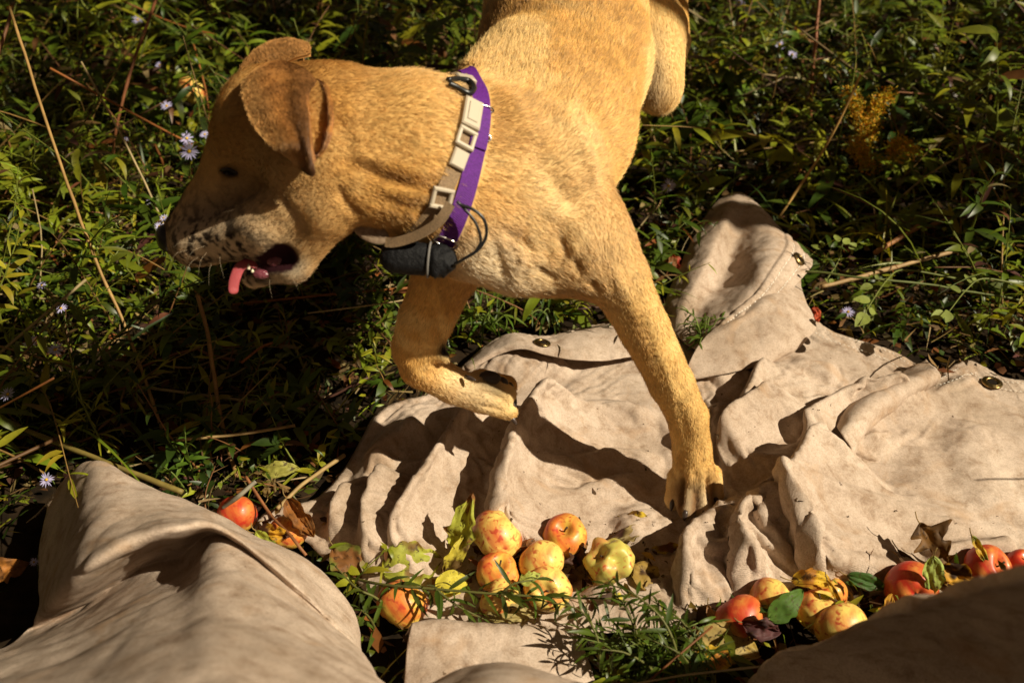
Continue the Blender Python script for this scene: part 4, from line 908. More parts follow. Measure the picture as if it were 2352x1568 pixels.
def sph(n, zmin=-.2, zmax=1.):
    z = rng.uniform(zmin, zmax, n); a = rng.uniform(0, 2*math.pi, n); r = np.sqrt(1-z*z); return np.stack([r*np.cos(a), r*np.sin(a), z], 1)
def jit(col, n, a=.25, b=.12):
    c = np.asarray(col, float); c = np.tile(c, (n, 1)) if c.ndim == 1 else c
    return np.clip(c*rng.uniform(1-a, 1+a, (len(c), 1))*rng.uniform(1-b, 1+b, (len(c), 3)), .002, 1)
GREENS = np.array([(.045,.075,.006), (.090,.130,.009), (.17,.20,.013), (.026,.048,.006), (.25,.24,.015), (.105,.130,.010)])
DRYS = .62*np.array([(.20,.12,.045), (.30,.20,.08), (.13,.065,.025), (.24,.10,.04), (.11,.045,.03), (.36,.27,.13), (.26,.09,.02)])
def pick(P, n, p=None): return P[rng.choice(len(P), n, p=p)]
HEAP = [to_ground([(60,1160),(150,1090),(300,1110),(480,1190),(650,1240),(760,1330),(830,1450),(860,1600),(1000,1800),(-300,1800),(-100,1400)], .0), to_ground([(940,1440),(1340,1450),(1400,1700),(930,1700)], 0), to_ground([(1720,1570),(1900,1500),(2150,1430),(2400,1370),(2900,1300),(2900,1900),(1700,1900)], 0)]
FRONT = to_ground([(735,1240),(815,1330),(900,1400),(1000,1425),(1250,1425),(1450,1420),(1600,1400),(1700,1380),(1850,1360),(2000,1345),(2200,1320),(2400,1300),(2400,1700),(700,1700)], 0)
FQ = FS.reshape(-1, 3); FLAPP = np.vstack([FS[:, 0, :2], FS[-1, :, :2], FS[::-1, -1, :2]])
def scatter(n, yl=.45, yh=5.0, xw=2.9, cloth_m=0., clear=None, far=1.0):
    P = np.stack([rng.uniform(-xw, xw, int(n*3.2)), rng.uniform(yl, yh, int(n*3.2))], 1)
    w_ = (1/(1+np.maximum(P[:, 1]-1.2, 0)*far*.5))*(np.abs(P[:, 0]) < .75+.62*P[:, 1]+.35); P = P[rng.random(len(P)) < w_][:int(n*1.25)]
    bad = inpoly(P, OUTL)
    for h_ in HEAP+[FLAPP]: bad |= inpoly(P, h_)
    if cloth_m: d, _ = nearest(P, OD[::10]); bad |= d < cloth_m
    return P[~bad]
# dense low ground litter and small leaves
def ground_h(P): return .012*vn(np.c_[P, 0*P[:, :1]], 6, 77)-.006
lit = VB()
for n, L0, L1, W0, W1, pal, zz, shp in ((24000, .008, .035, .004, .014, DRYS, .02, 'ovate'), (9000, .03, .10, .0012, .003, DRYS[[0, 1, 5, 2]], .035, 'blade')):
    P = scatter(n); n = len(P); b_ = np.c_[P, ground_h(P)+rng.uniform(0, zz, n)]
    lit.leaves(b_, sph(n, -.15, .35), sph(n, .2, 1), rng.uniform(L0, L1, n), rng.uniform(W0, W1, n), rng.uniform(-1, 1.4, n), jit(pick(pal, n), n, .4), rows=4, cols=3, shape=shp)
lit.build('leaf_litter', M_DRY); tag(bpy.data.objects['leaf_litter'], 'brown dead leaf litter and straw lying under the weeds', 'leaf litter', kind='stuff')
grn = VB(); P = scatter(30000); n = len(P); hz = rng.uniform(0, 1, n)**1.6*.075
grn.leaves(np.c_[P, ground_h(P)+hz], sph(n, -.3, .6), sph(n, .1, 1), rng.uniform(.007, .024, n), rng.uniform(.003, .009, n), rng.uniform(-.8, 1.5, n), jit(pick(GREENS, n), n, .35), rows=4, cols=3, shape='ovate')
P = scatter(8000); n = len(P); d_ = sph(n, .1, .9)
grn.leaves(np.c_[P, ground_h(P)], d_, unit(np.c_[-d_[:, 0], -d_[:, 1], 1+0*P[:, 0]]), rng.uniform(.05, .17, n), rng.uniform(.0018, .0042, n), rng.uniform(.5, 2.6, n), jit(pick(GREENS, n), n, .35), rows=6, cols=2, shape='blade', fold=0, tw=rng.uniform(-2, 2, n))
P = scatter(4200, cloth_m=.10); n = len(P); d_ = sph(n, .45, .98)
ok = ~((np.abs(P[:, 0]+.05) < .5) & (P[:, 1] > .9) & (P[:, 1] < 2.0)) & ~inpoly(P, FRONT) & (P[:, 1] > 1.0); P = P[ok]; d_ = d_[ok]; n = len(P)
grn.leaves(np.c_[P, ground_h(P)], d_, unit(np.c_[-d_[:, 0], -d_[:, 1], .6+0*P[:, 0]]), rng.uniform(.14, .34, n), rng.uniform(.003, .0065, n), rng.uniform(.6, 2.2, n), jit(pick(GREENS, n), n, .35), rows=9, cols=3, shape='blade', fold=.3, tw=rng.uniform(-2.5, 2.5, n))
go = grn.build('ground_cover', M_LEAF); tag(go, 'dense low green weeds and grass covering the ground', 'ground cover', kind='stuff')
# leafy weed stems
wd_ = VB(); stb = VB(); P = scatter(2900, cloth_m=.015); NP = len(P)
LIT = Pz(815, 830, 0)[:2]; hl = .05+.25*ss(.12, .55, np.linalg.norm((P-LIT)*[1, 1], axis=1)); fnt = inpoly(P, FRONT) | (P[:, 1] < .95)
Hs = np.minimum(rng.uniform(.09, .34, NP), hl*1.15); Hs = np.where(fnt, np.minimum(Hs, .06), Hs)
fz = np.minimum(nearest(P, HEML2[::4])[0], nearest(P, FQ[::20, :2])[0]); Hs = np.minimum(Hs, .02+fz*1.3)
A0 = Pz(440, 208, 0); ap = (np.abs(P[:, 0]-A0[0]*P[:, 1]/A0[1]) < .09) & (P[:, 1] < A0[1]+.03) & (P[:, 1] > A0[1]-.5); Hs = np.where(ap, np.minimum(Hs, .05), Hs)
G0 = Pz(2030, 330, .1); ap = (np.abs(P[:, 0]-G0[0]*P[:, 1]/G0[1]) < .16) & (P[:, 1] < G0[1]) & (P[:, 1] > G0[1]-.5); Hs = np.where(ap, np.minimum(Hs, .06), Hs)
und = (np.abs(P[:, 0]-.15) < .28) & (P[:, 1] > .95) & (P[:, 1] < 2.0); Hs = np.where(und, np.minimum(Hs, .15), Hs)
lean_ = rng.normal(0, .55, (NP, 2)); kind = rng.random(NP)
allb, alld, alln, allL, allW, allC, allK = [], [], [], [], [], [], []
for i in range(NP):
    H = Hs[i]; m = 9; t = np.linspace(0, 1, m); x = lean_[i]; w2 = rng.normal(0, .05, 2)
    ax = np.stack([P[i, 0]+x[0]*H*t**1.4+w2[0]*np.sin(t*5)*H, P[i, 1]+x[1]*H*t**1.4+w2[1]*np.sin(t*4)*H, H*t*(1-.15*np.linalg.norm(x)*t)], 1)
    T_ = unit(np.gradient(ax, axis=0)); r = .0011+.0035*H
    A_ = np.arange(5)*2*math.pi/5; s1 = unit(np.cross(T_, [1, .1, 0])); s2 = np.cross(T_, s1); rr = (r*(1-.7*t))[:, None, None]
    V_ = ax[:, None]+rr*(np.cos(A_)[None, :, None]*s1[:, None]+np.sin(A_)[None, :, None]*s2[:, None])
    Fq = np.array([(a*5+b, a*5+(b+1) % 5, (a+1)*5+(b+1) % 5, (a+1)*5+b) for a in range(m-1) for b in range(5)])
    c = np.array([(.13, .15, .02), (.22, .13, .04), (.16, .07, .025)][rng.choice(3, p=[.55, .25, .2])])*rng.uniform(.7, 1.2); stb.add(V_.reshape(-1, 3), Fq, 45, c[None])
    nl = int(6+H*(60 if kind[i] < .45 else 85 if kind[i] < .68 else 150)); tl = rng.uniform(.1, 1, nl); ph = np.arange(nl)*2.4+rng.uniform(0, 6)
    b = np.stack([np.interp(tl, t, ax[:, q]) for q in range(3)], 1); out = np.stack([np.cos(ph), np.sin(ph), 0*ph], 1); d = unit(out+np.array([0, 0, 1])*rng.uniform(-.1, .9, nl)[:, None])
    big = kind[i] < .45; huge = kind[i] < .12 and P[i, 1] > 1.5; nar = kind[i] > .68
    Ln = (rng.uniform(.045, .10 if P[i, 1] > 1.3 else .07, nl) if big else rng.uniform(.02, .05, nl) if not nar else rng.uniform(.02, .055, nl))*(1.05-.55*tl)
    if huge: Ln = Ln*1.55
    Wn = Ln*(rng.uniform(.16, .26, nl) if big else rng.uniform(.22, .4, nl) if not nar else rng.uniform(.07, .12, nl))
    allb.append(b); alld.append(d); alln.append(unit(np.array([0, 0, 1])-d*.3+rng.normal(0, .25, (nl, 3)))); allL.append(Ln); allW.append(Wn); allC.append(jit(GREENS[rng.integers(len(GREENS))]*(1 if not nar else 1.1), nl, .25)); 
b, d, nn_, Ln, Wn, C_ = [np.concatenate(a) for a in (allb, alld, alln, allL, allW, allC)]
spoil = rng.random(len(b)) < .07; C_[spoil] = jit(pick(DRYS, spoil.sum()), spoil.sum())
wd_.leaves(b, d, nn_, Ln, Wn, rng.uniform(0, 1.7, len(b)), C_, rows=6, cols=3, shape='lance', wav=.08)
wo_ = wd_.build('weeds', M_LEAF); tag(wo_, 'tangle of leafy green weeds behind and beside the dog', 'weeds', kind='stuff')
stb.build('weed_stems', M_STEM, wo_)['kind'] = 'stuff'
# dry stalks lying about as part of the tangle
ds = MB(); P = scatter(420, cloth_m=.05)
P = np.vstack([P, scatter(420, cloth_m=.08)])
P = P[~inpoly(P, FRONT)]
for p in P:
    l = rng.uniform(.08, .38); a = rng.uniform(0, 2*math.pi); e = rng.uniform(-.02, .25) if rng.random() < .6 else rng.uniform(.3, .9)*(abs(p[0]) > .5 or p[1] > 2.0); d = np.array([math.cos(a), math.sin(a)*.6, e]); o_ = np.array([p[0], p[1], rng.uniform(.0, .07)])
    e1_ = o_+d*l
    if inpoly(e1_[None, :2], OUTL)[0] or inpoly((o_+d*l/2)[None, :2], OUTL)[0]: continue
    ds.tube(spline([o_, o_+d*l*.5+rng.normal(0, .006, 3), e1_], 6), rng.uniform(.0008, .0026), 5, DRYS[rng.integers(7)]*rng.uniform(.7, 1.5))
o = ds.build('dry_stalks', M_STEM); tag(o, 'dry brown stalks fallen among the weeds', 'dry stalks', kind='stuff')

# ------------------------------------------------------------------ single plants one can point to
def sprig(name, label, cat, stems, leaf, width, col, group=None, shape='lance', every=.012, curl=(.2, 1.4), stemcol=(.12, .16, .03), r=.0014, droop=.3, mt=None, seed=0):
    e = empty(name, label, cat, group, loc=stems[0][0]); sm = MB(); lv = VB()
    for S in stems:
        S = spline(S, 24); ln = np.linalg.norm(np.diff(S, axis=0), axis=1).sum(); sm.tube(S, r*np.linspace(1, .35, 24), 6, stemcol)
        nl = max(3, int(ln/every)); tl = np.linspace(.12, 1, nl); b = np.stack([np.interp(tl*23, np.arange(24), S[:, q]) for q in range(3)], 1)
        T_ = unit(np.gradient(S, axis=0)); T2 = unit(np.stack([np.interp(tl*23, np.arange(24), T_[:, q]) for q in range(3)], 1)); ph = np.arange(nl)*2.4+seed
        s1 = unit(np.cross(T2, [.2, .3, 1])); s2 = np.cross(T2, s1); out = s1*np.cos(ph)[:, None]+s2*np.sin(ph)[:, None]; d = unit(out+T2*rng.uniform(.3, 1.1, nl)[:, None]-np.array([0, 0, droop])); d[-1] = T2[-1]
        L0 = leaf*rng.uniform(.65, 1.2, nl)*(1.1-.4*tl)
        lv.leaves(b, d, unit(np.array([0, 0, 1.])+rng.normal(0, .3, (nl, 3))), L0, width*rng.uniform(.8, 1.2, nl)*L0/leaf, rng.uniform(*curl, nl), jit(col, nl, .3), rows=7, cols=3, shape=shape, wav=.05, tw=rng.uniform(-.6, .6, nl))
    o1 = sm.build('stem', M_STEM); o2 = lv.build('leaves', mt or M_LEAF)
    for o in (o1, o2): under(o, e)
    return e
def tuft(name, label, u, v, z0, z1, n, spread, leaf, width, col, **k):
    S = []; b = Pz(u, v, z0)
    for i in range(n):
        a = rng.uniform(0, 6.28); s = spread*rng.uniform(.3, 1); t = b+np.array([math.cos(a)*s, math.sin(a)*s, rng.uniform(.4, 1)*(z1-z0)]); S.append([b+rng.normal(0, .004, 3)*[1, 1, 0], (b+t)/2+np.array([0, 0, .3*(z1-z0)]), t])
    return sprig(name, label, 'weed', S, leaf, width, col, **k)
G1 = (.075, .125, .012); G2 = (.06, .11, .018)
tuft('weed_tuft', 'bright green curly-leaved tuft between the planted leg and the canvas flap', 1615, 800, .01, .075, 9, .055, .030, .0034, G1, group='weeds growing through the canvas gap', every=.007, curl=(.3, 2.2))
tuft('weed_tuft', 'green narrow-leaved tuft between the dog\'s front legs at the curled hem', 1440, 785, .01, .06, 7, .045, .042, .0052, G2, group='weeds growing through the canvas gap', every=.010)
for (u, v) in ((1150,745),(1240,735),(1330,725),(1090,770),(1390,715)):
    pass
tuft('grass_clump', 'green narrow-leaved clump just behind the left end of the curled hem', 1130, 755, 0, .06, 9, .07, .048, .0046, G1, every=.010)
tuft('grass_clump', 'green narrow-leaved clump behind the brass eyelet of the curled hem', 1270, 742, 0, .06, 9, .07, .050, .0044, G2, every=.010)
sprig('willow_weed', 'slender weed stem with long narrow leaves left of the lifted leg', 'weed', [[Pz(985,800,.0), Pz(940,735,.05), Pz(885,672,.09), Pz(832,622,.12)]], .045, .0062, G1, every=.011, curl=(.3, 1.6), droop=.7)
sprig('weed_sprig', 'small bright sprig rising out of the dark shadow above the canvas heap', 'weed', [[Pz(440,1115,0), Pz(405,1040,.05), Pz(385,1008,.09)], [Pz(450,1110,0), Pz(430,1040,.07), Pz(425,992,.11)], [Pz(430,1130,0), Pz(400,1090,.04), Pz(375,1070,.05)]], .032, .006, G1, every=.008, droop=.1)
# the trailing weed across the apples
main = [[Pz(800,1325,.02), Pz(880,1342,.05), Pz(1000,1352,.065), Pz(1150,1364,.075), Pz(1300,1372,.08), Pz(1430,1378,.085), Pz(1540,1420,.08), Pz(1600,1480,.06)],
        [Pz(1480,1560,.02), Pz(1470,1480,.07), Pz(1440,1400,.10), Pz(1400,1352,.10)], [Pz(1560,1580,.02), Pz(1555,1500,.08), Pz(1520,1420,.11), Pz(1450,1360,.12), Pz(1390,1340,.11)],
        [Pz(1640,1560,.02), Pz(1610,1490,.07), Pz(1560,1420,.09), Pz(1500,1380,.09)], [Pz(1380,1540,.04), Pz(1370,1460,.08), Pz(1330,1400,.09), Pz(1250,1380,.09)],
        [Pz(900,1400,.02), Pz(860,1370,.05), Pz(820,1350,.06), Pz(770,1300,.06)], [Pz(1000,1352,.065), Pz(1050,1390,.06), Pz(1110,1420,.05)], [Pz(1150,1364,.075), Pz(1180,1340,.09), Pz(1230,1330,.09)],
        [Pz(1520,1600,.0), Pz(1500,1540,.05), Pz(1440,1500,.08), Pz(1380,1490,.09)], [Pz(1600,1600,.0), Pz(1590,1540,.05), Pz(1560,1500,.09), Pz(1500,1470,.1)], [Pz(870,1460,.0), Pz(850,1420,.04), Pz(830,1400,.06)]]
sprig('trailing_weed', 'dark green narrow-leaved weed trailing over the apples at the bottom edge', 'weed', main, .036, .0052, (.055, .085, .008), every=.0062, curl=(.2, 2.0), r=.0019, stemcol=(.10, .10, .025))
sprig('trailing_weed', 'thick dark narrow-leaved weed clump right of the flat canvas bump', 'weed', [[Pz(1500+rng.uniform(-120, 130), 1590+rng.uniform(-20, 60), .0), Pz(1500+rng.uniform(-150, 130), 1510+rng.uniform(-30, 30), .05), Pz(1480+rng.uniform(-150, 160), 1440+rng.uniform(-30, 60), .08)] for _ in range(16)], .034, .0048, (.065, .095, .008), every=.0065, curl=(.2, 2.0), r=.0016)

def ovleaf(mb_, p, d, n, L0, W0, col, ser=9, curl=.3, fold=.18):
    """serrated ovate leaf"""
    d = unit(d); n = unit(n-d*(n@d)); s = np.cross(d, n); m = 22; t = np.linspace(0, 1, m); hw = W0/2*(np.sin(math.pi*t**.72)**.8)*(1+.10*((t*ser) % 1-.5)); hw[0] = hw[-1] = .0003
    c = p+L0*(d*(np.sin(curl*t)/max(curl, 1e-3))[:, None]-n*((1-np.cos(curl*t))/max(curl, 1e-3))[:, None]); V = []
    for q in (-1, -.5, 0, .5, 1): V.append(c+s*(q*hw)[:, None]+n*(abs(q)*hw*fold+.0006*np.sin(t*ser*6.28)*(abs(q) == .5))[:, None])
    V = np.stack(V, 1).reshape(-1, 3); mb_.add(V, grid_faces(m, 5), 110, np.tile(col, (1, 1)))
M_ROSE = tint_mat('rose_leaf', .6, .25, .25, .2, .35)
def roseleaves(name, label, stem, lv, zst):
    e = empty(name, label, 'sprig', 'pale serrated sprigs beside the canvas', loc=stem[0]); b = MB(); b.tube(spline(stem, 30), np.linspace(.0016, .0008, 30), 6, (.12, .14, .03)); under(b.build('stem', M_STEM), e)
    for (u, v, z, du, dv, l) in lv:
        p = Pz(u, v, z); q = Pz(u+du, v+dv, z+.004); vb = VB(); ovleaf(vb, p, q-p, np.array([.25, -.35, 1])+rng.normal(0, .15, 3), l, l*.58, np.array([.20, .24, .05])*rng.uniform(.75, 1.15)); under(vb.build('leaflet', M_ROSE), e)
    return e
roseleaves('rose_sprig', 'pale serrated leaf sprig drooping just right of the canvas flap hem', [Pz(2200,640,.06), Pz(2080,620,.075), Pz(2040,640,.085), Pz(1998,700,.09), Pz(1975,745,.09)],
           [(2003,655,.09,-40,10,.024), (1999,690,.092,-42,-6,.026), (1992,722,.09,-45,42,.036), (2001,722,.09,18,-60,.020), (2012,640,.085,10,-30,.013)], .05)
roseleaves('rose_sprig', 'pale serrated leaf sprig hanging at the far right above the far hem', [Pz(2352,655,.09), Pz(2260,640,.10), Pz(2220,665,.10), Pz(2180,715,.10)],
           [(2228,650,.10,-14,-42,.026), (2206,672,.10,-18,-14,.024), (2236,645,.10,4,-32,.016), (2180,715,.10,-8,52,.028), (2170,718,.09,-55,18,.028)], .06)
roseleaves('rose_sprig', 'small rounded pale leaves just above the brass-eyeleted flap corner', [Pz(1900,640,.04), Pz(1925,600,.06), Pz(1935,560,.08)],
           [(1925,555,.08,-8,-40,.024), (1938,560,.08,25,-25,.022), (1950,570,.08,34,-22,.022), (1885,572,.06,-30,-16,.018), (1890,565,.06,-8,-24,.016), (1930,590,.06,-6,-26,.016), (1903,650,.04,-10,-24,.014), (1906,650,.04,14,-20,.014)], .05)
# asters
M_PETAL = tint_mat('aster_petal', .6, .2, .25, .1); M_DISC = tint_mat('aster_disc', .8, .1, 0, .3)
def aster(u, v, z, px, label, tilt=(.0, -.5, 1), dim=1.):
    c = Pz(u, v, z); d = (c-CAM)@FWD; R = px*.88*d/FPX/2; n = unit(np.array(tilt, float)+rng.normal(0, .18, 3)); g = np.array([c[0]+rng.uniform(-.03, .03), c[1]+rng.uniform(0, .05), 0.])
    e = empty('aster', label, 'flower', 'pale violet asters in the weeds', loc=g); m = 17; a = np.arange(m)*2*math.pi/m+rng.normal(0, .09, m); x = unit(np.cross(n, [.3, 1, .2])); y = np.cross(n, x)
    dd = x*np.cos(a)[:, None]+y*np.sin(a)[:, None]; vb = VB(); vb.leaves(c+dd*R*.16, unit(dd+n*rng.uniform(-.1, .35, (m, 1))), np.tile(n, (m, 1)), R*rng.uniform(.72, .95, m), np.full(m, R*.17), rng.uniform(-.2, .5, m), jit((.50, .47, .74), m, .12, .03), rows=5, cols=3, shape='lance', fold=.1)
    under(vb.build('petals', M_PETAL), e)
    b = MB(); ball(b, c+n*R*.05, (R*.19, R*.19, R*.13), np.array([x, y, n]), c3=(.55, .33, .03)); under(b.build('disc', M_DISC), e)
    b = MB(); b.tube(spline([g, (g+c)/2+rng.normal(0, .006, 3), c-n*.012, c-n*.001], 16), .0009, 5, (.09, .12, .03)); under(b.build('stem', M_STEM), e); return e
AST = [(435,348,.17,54,'large aster right of the upper left apple, closest to the dog\'s forehead'), (429,318,.18,38,'smaller aster directly above the large one by the dog\'s forehead'), (470,309,.17,30,'half-hidden aster touching the dog\'s brow outline'),
 (383,244,.13,36,'aster just below the apple in the upper left weeds'), (366,150,.12,24,'white-tipped bud aster above left of the upper left apple'), (366,520,.16,30,'aster nearest the dog\'s nose'), (376,500,.17,24,'small aster cluster top just above the dog\'s nose'),
 (316,46,.10,34,'aster near the top edge beside the red-brown stalk'), (290,320,.12,18,'half-closed violet aster left of the large one'), (340,465,.10,18,'faint aster deep in shade left of the eye'),
 (1536,427,.10,44,'lone aster right of the dog\'s shoulder above the canvas flap'), (1720,28,.14,38,'aster with open face at the top edge right of the hind leg'), (1698,6,.15,40,'aster cut by the top edge right of the hind leg'), (1790,103,.13,36,'left one of the joined pair left of the red-brown stalk'), (1819,126,.12,32,'right one of the joined pair left of the red-brown stalk'),
 (2222,487,.08,34,'small aster at the right above the fallen sticks'), (1948,716,.03,34,'shaded aster low beside the canvas flap'), (70,785,.12,44,'shaded aster at the left edge of the dark shadow'), (127,803,.12,48,'shaded aster with spread petals right of its twin at the left edge'), (140,708,.13,34,'sunlit ragged aster above the shaded pair at the left edge'),
 (96,655,.12,26,'side-facing aster at the upper left of the shadow'), (18,905,.12,44,'aster cut by the left edge below the shaded pair'), (107,1101,.06,42,'aster left of the canvas heap'), (78,1290,.03,26,'dim aster low beside the left side of the heap'), (575,8,.1,22,'tiny aster at the top edge above the ears')]
for (u, v, z, px, lb) in AST: aster(u, v, z, px, 'pale violet '+lb)
# prominent stalks
STK = [([(22,18,.42),(110,290,.30),(175,480,.22),(230,622,.16),(310,805,.07),(372,985,.0)], .0022, (.30,.18,.06), 'long straw-coloured stalk leaning down the left side past the dog\'s nose'),
 ([(362,-10,.30),(312,130,.24),(270,280,.14),(255,405,.03)], .0028, (.20,.075,.03), 'red-brown stalk at the upper left beside the apple'),
 ([(26,30,.40),(0,112,.36),(-40,230,.28),(-80,420,0)], .0028, (.16,.07,.03), 'dark brown stalk crossing the upper left corner'),
 ([(1882,-10,.24),(1868,150,.12),(1860,282,.0)], .0034, (.22,.08,.03), 'upright red-brown stalk in the upper right weeds'),
 ([(1977,172,.26),(1900,330,.14),(1788,502,.02)], .0022, (.38,.23,.07), 'thin golden stalk slanting down to the canvas flap'),
 ([(822,8,.14),(806,60,.10),(788,125,.04)], .0024, (.28,.13,.05), 'short orange-brown stalk above the dog\'s neck'),
 ([(452,676,.18),(480,785,.12),(512,985,.03),(545,1095,.0)], .0028, (.22,.12,.04), 'brown stalk standing in the dark shadow below the jaw'),
 ([(2200,575,.06),(2060,612,.05),(1886,660,.035)], .0034, (.34,.22,.10), 'pale dry stick lying right of the canvas flap'),
 ([(2110,520,.05),(2010,580,.04)], .0042, (.27,.12,.04), 'short cut brown stick above the pale one'),
 ([(2400,425,.05),(2240,480,.045),(2130,520,.04)], .0034, (.24,.12,.04), 'long brown stick running to the right edge'),
 ([(1850,622,.07),(2000,640,.08),(2150,656,.07),(2400,700,.05)], .0018, (.10,.12,.03), 'thin green runner trailing right from the flap corner'),
 ([(-40,945,.05),(200,1045,.06),(420,1130,.04)], .0032, (.16,.12,.03), 'olive stem lying across the lower left shadow'),
 ([(588,1105,.08),(545,1140,.07),(512,1165,.05)], .0024, (.20,.18,.13), 'grey lichened twig end above the red apple'),
 ([(565,1095,.06),(620,1180,.05),(672,1235,.06),(705,1275,.05)], .0019, (.24,.10,.04), 'red-brown twig crossing the half-hidden apple'),
 ([(635,1168,.03),(700,1110,.03),(790,1045,.02)], .0026, (.30,.20,.08), 'straw stem lying between the red apple and the canvas edge'),
 ([(1360,1390,.02),(1300,380,0)], .0, (0,0,0), '')]
for (pp, r, c, lb) in STK:
    if r == 0: continue
    P_ = spline([Pz(*p) for p in pp], 40); P_ = P_+.0012*np.stack([vn(P_, 30, 1), vn(P_, 30, 2), vn(P_, 30, 3)], 1); b = MB(); b.tube(P_, r*(1+.25*np.maximum(0, vn(P_, 45, 7))), 8, c); o = b.build('dry_stalk', M_STEM); tag(o, lb, 'stalk', 'single dry stalks and sticks')
# goldenrod
gr = empty('goldenrod', 'goldenrod with small yellow flower clusters in the upper right weeds', 'flower', loc=Pz(2010,420,0)); b = MB(); vb = VB()
for (pts) in ([(2010,420,0),(1990,330,.1),(1965,250,.16),(1950,215,.18)], [(2010,420,0),(2000,320,.1),(2010,250,.16),(2040,215,.18)], [(2060,430,0),(2050,370,.08),(2060,330,.12),(2100,350,.13)], [(2010,430,0),(2000,390,.06),(1975,350,.10),(1960,330,.12)]):
    S = spline([Pz(*p) for p in pts], 30); b.tube(S, np.linspace(.0016, .0006, 30), 5, (.14, .15, .03)); m = 1100
    q = S[rng.integers(10, 30, m)]+rng.normal(0, 1, (m, 3))*[.008, .007, .007]+rng.normal(0, .018, (1, 3))*0; vb.leaves(q, sph(m), sph(m), rng.uniform(.004, .009, m), rng.uniform(.002, .004, m), rng.uniform(-.5, 1, m), jit(pick(np.array([(.62,.36,.02),(.46,.32,.02),(.26,.22,.02),(.55,.24,.02)]), m), m), rows=3, cols=2, shape='ovate')
under(b.build('stem', M_STEM), gr); under(vb.build('flower_head', M_PETAL), gr)
# ------------------------------------------------------------------ unseen apple tree, added right of the frame to dapple the weeds behind
tr = empty('added_shade_tree', 'unseen apple tree added right of the frame so its leafy limbs shade the weeds behind the dog', 'tree', loc=(3.1, .9, -.02))
lv = VB(); br = MB(); root = np.array([3.1, .9, -.02]); fork = np.array([2.9, .95, 1.3])
br.tube(spline([root, (root+fork)/2+[.05, -.04, 0], fork], 14), np.linspace(.13, .085, 14), 12, (.10, .075, .05))
TG = [(-1.25, 2.9, .42), (-.75, 2.55, .30), (-1.5, 2.3, .30), (-.35, 3.0, .32), (.35, 3.0, .30), (.9, 3.15, .34), (1.6, 3.1, .32), (-1.05, 1.95, .16), (-.9, 1.62, .10), (-1.3, 1.75, .13), (1.1, 2.45, .09), (-.55, 2.05, .08), (0, 3.5, .45), (1.0, 3.7, .5), (-1.1, 3.7, .5)]
for (x, y, r) in TG:
    s = rng.uniform(2.9, 3.5); c = np.array([x, y, 0])+SUN*s
    br.tube(spline([fork, fork*.45+c*.55+np.array([0, 0, .18]), c], 12), np.linspace(.045, .006, 12), 7, (.10, .075, .05))
    m = int(2300*r*r/.09*.42); q = rng.normal(0, 1, (m, 3)); q = unit(q)*rng.random((m, 1))**.4*r; q = q*(1+.5*fbm(q*1.0+c, 3.5, 2, 5))[:, None]; q = q[fbm(q+c, 5, 2, 13) > -.12]; m = len(q)
    lv.leaves(c+q, sph(m, -.6, .5), sph(m, .1, 1), rng.uniform(.05, .085, m), rng.uniform(.028, .045, m), rng.uniform(.1, 1, m), jit((.06, .10, .012), m), rows=5, cols=3, shape='ovate')
under(br.build('trunk', M_STEM), tr); under(lv.build('crown', M_LEAF), tr)
# ------------------------------------------------------------------ windfall apples
def apple_mat(name, base, blush, amt, spot):
    m = mat(name, base, .42, .35, Coat_Weight=.08); co = N(m, 'TexCoord').outputs['Object']
    n1 = noise(m, 12, 5, .6, vec=co, dist=.8); n2 = noise(m, 130, 3, .7, vec=co)
    c = mixc(m, ramp(m, n1, [(.20+amt*.26, (1, 1, 1)), (.31+amt*.26, (.62, .62, .62)), (.37+amt*.26, (.16, .16, .16)), (.52+amt*.26, (0, 0, 0))]), tuple(base), tuple(blush))
    c = mixc(m, ramp(m, n2, [(.5, (0, 0, 0)), (.75, (.25, .25, .25))]), c, tuple(np.array(blush)*.8+np.array(base)*.2))
    n3 = noise(m, 150, 1.5, .5, vec=co, dist=.5); n4 = noise(m, 40, 2, .6, vec=co)
    c = mixc(m, ramp(m, n3, [(.58-spot*.02, (0, 0, 0)), (.72-spot*.02, (.9, .9, .9))]), c, (.40, .045, .02)); c = mixc(m, ramp(m, n4, [(.64, (0, 0, 0)), (.72, (.75, .75, .75))]), c, (.26, .10, .03)); L(m, c, bsdf(m).inputs['Base Color'])
    L(m, bump(m, n2, .12, .0006), bsdf(m).inputs['Normal']); return m
AM = {'y': apple_mat('apple_skin_yellow', (.76,.62,.15), (.52,.045,.018), .50, 1.6), 'o': apple_mat('apple_skin_orange', (.76,.56,.09), (.52,.055,.018), .70, 1.0), 'g': apple_mat('apple_skin_green', (.50,.48,.10), (.50,.14,.06), .38, .3), 'r': apple_mat('apple_skin_red', (.72,.48,.09), (.46,.030,.014), .92, .9)}
M_TWIG = mat('apple_stem', (.07,.04,.02), .8, .2)
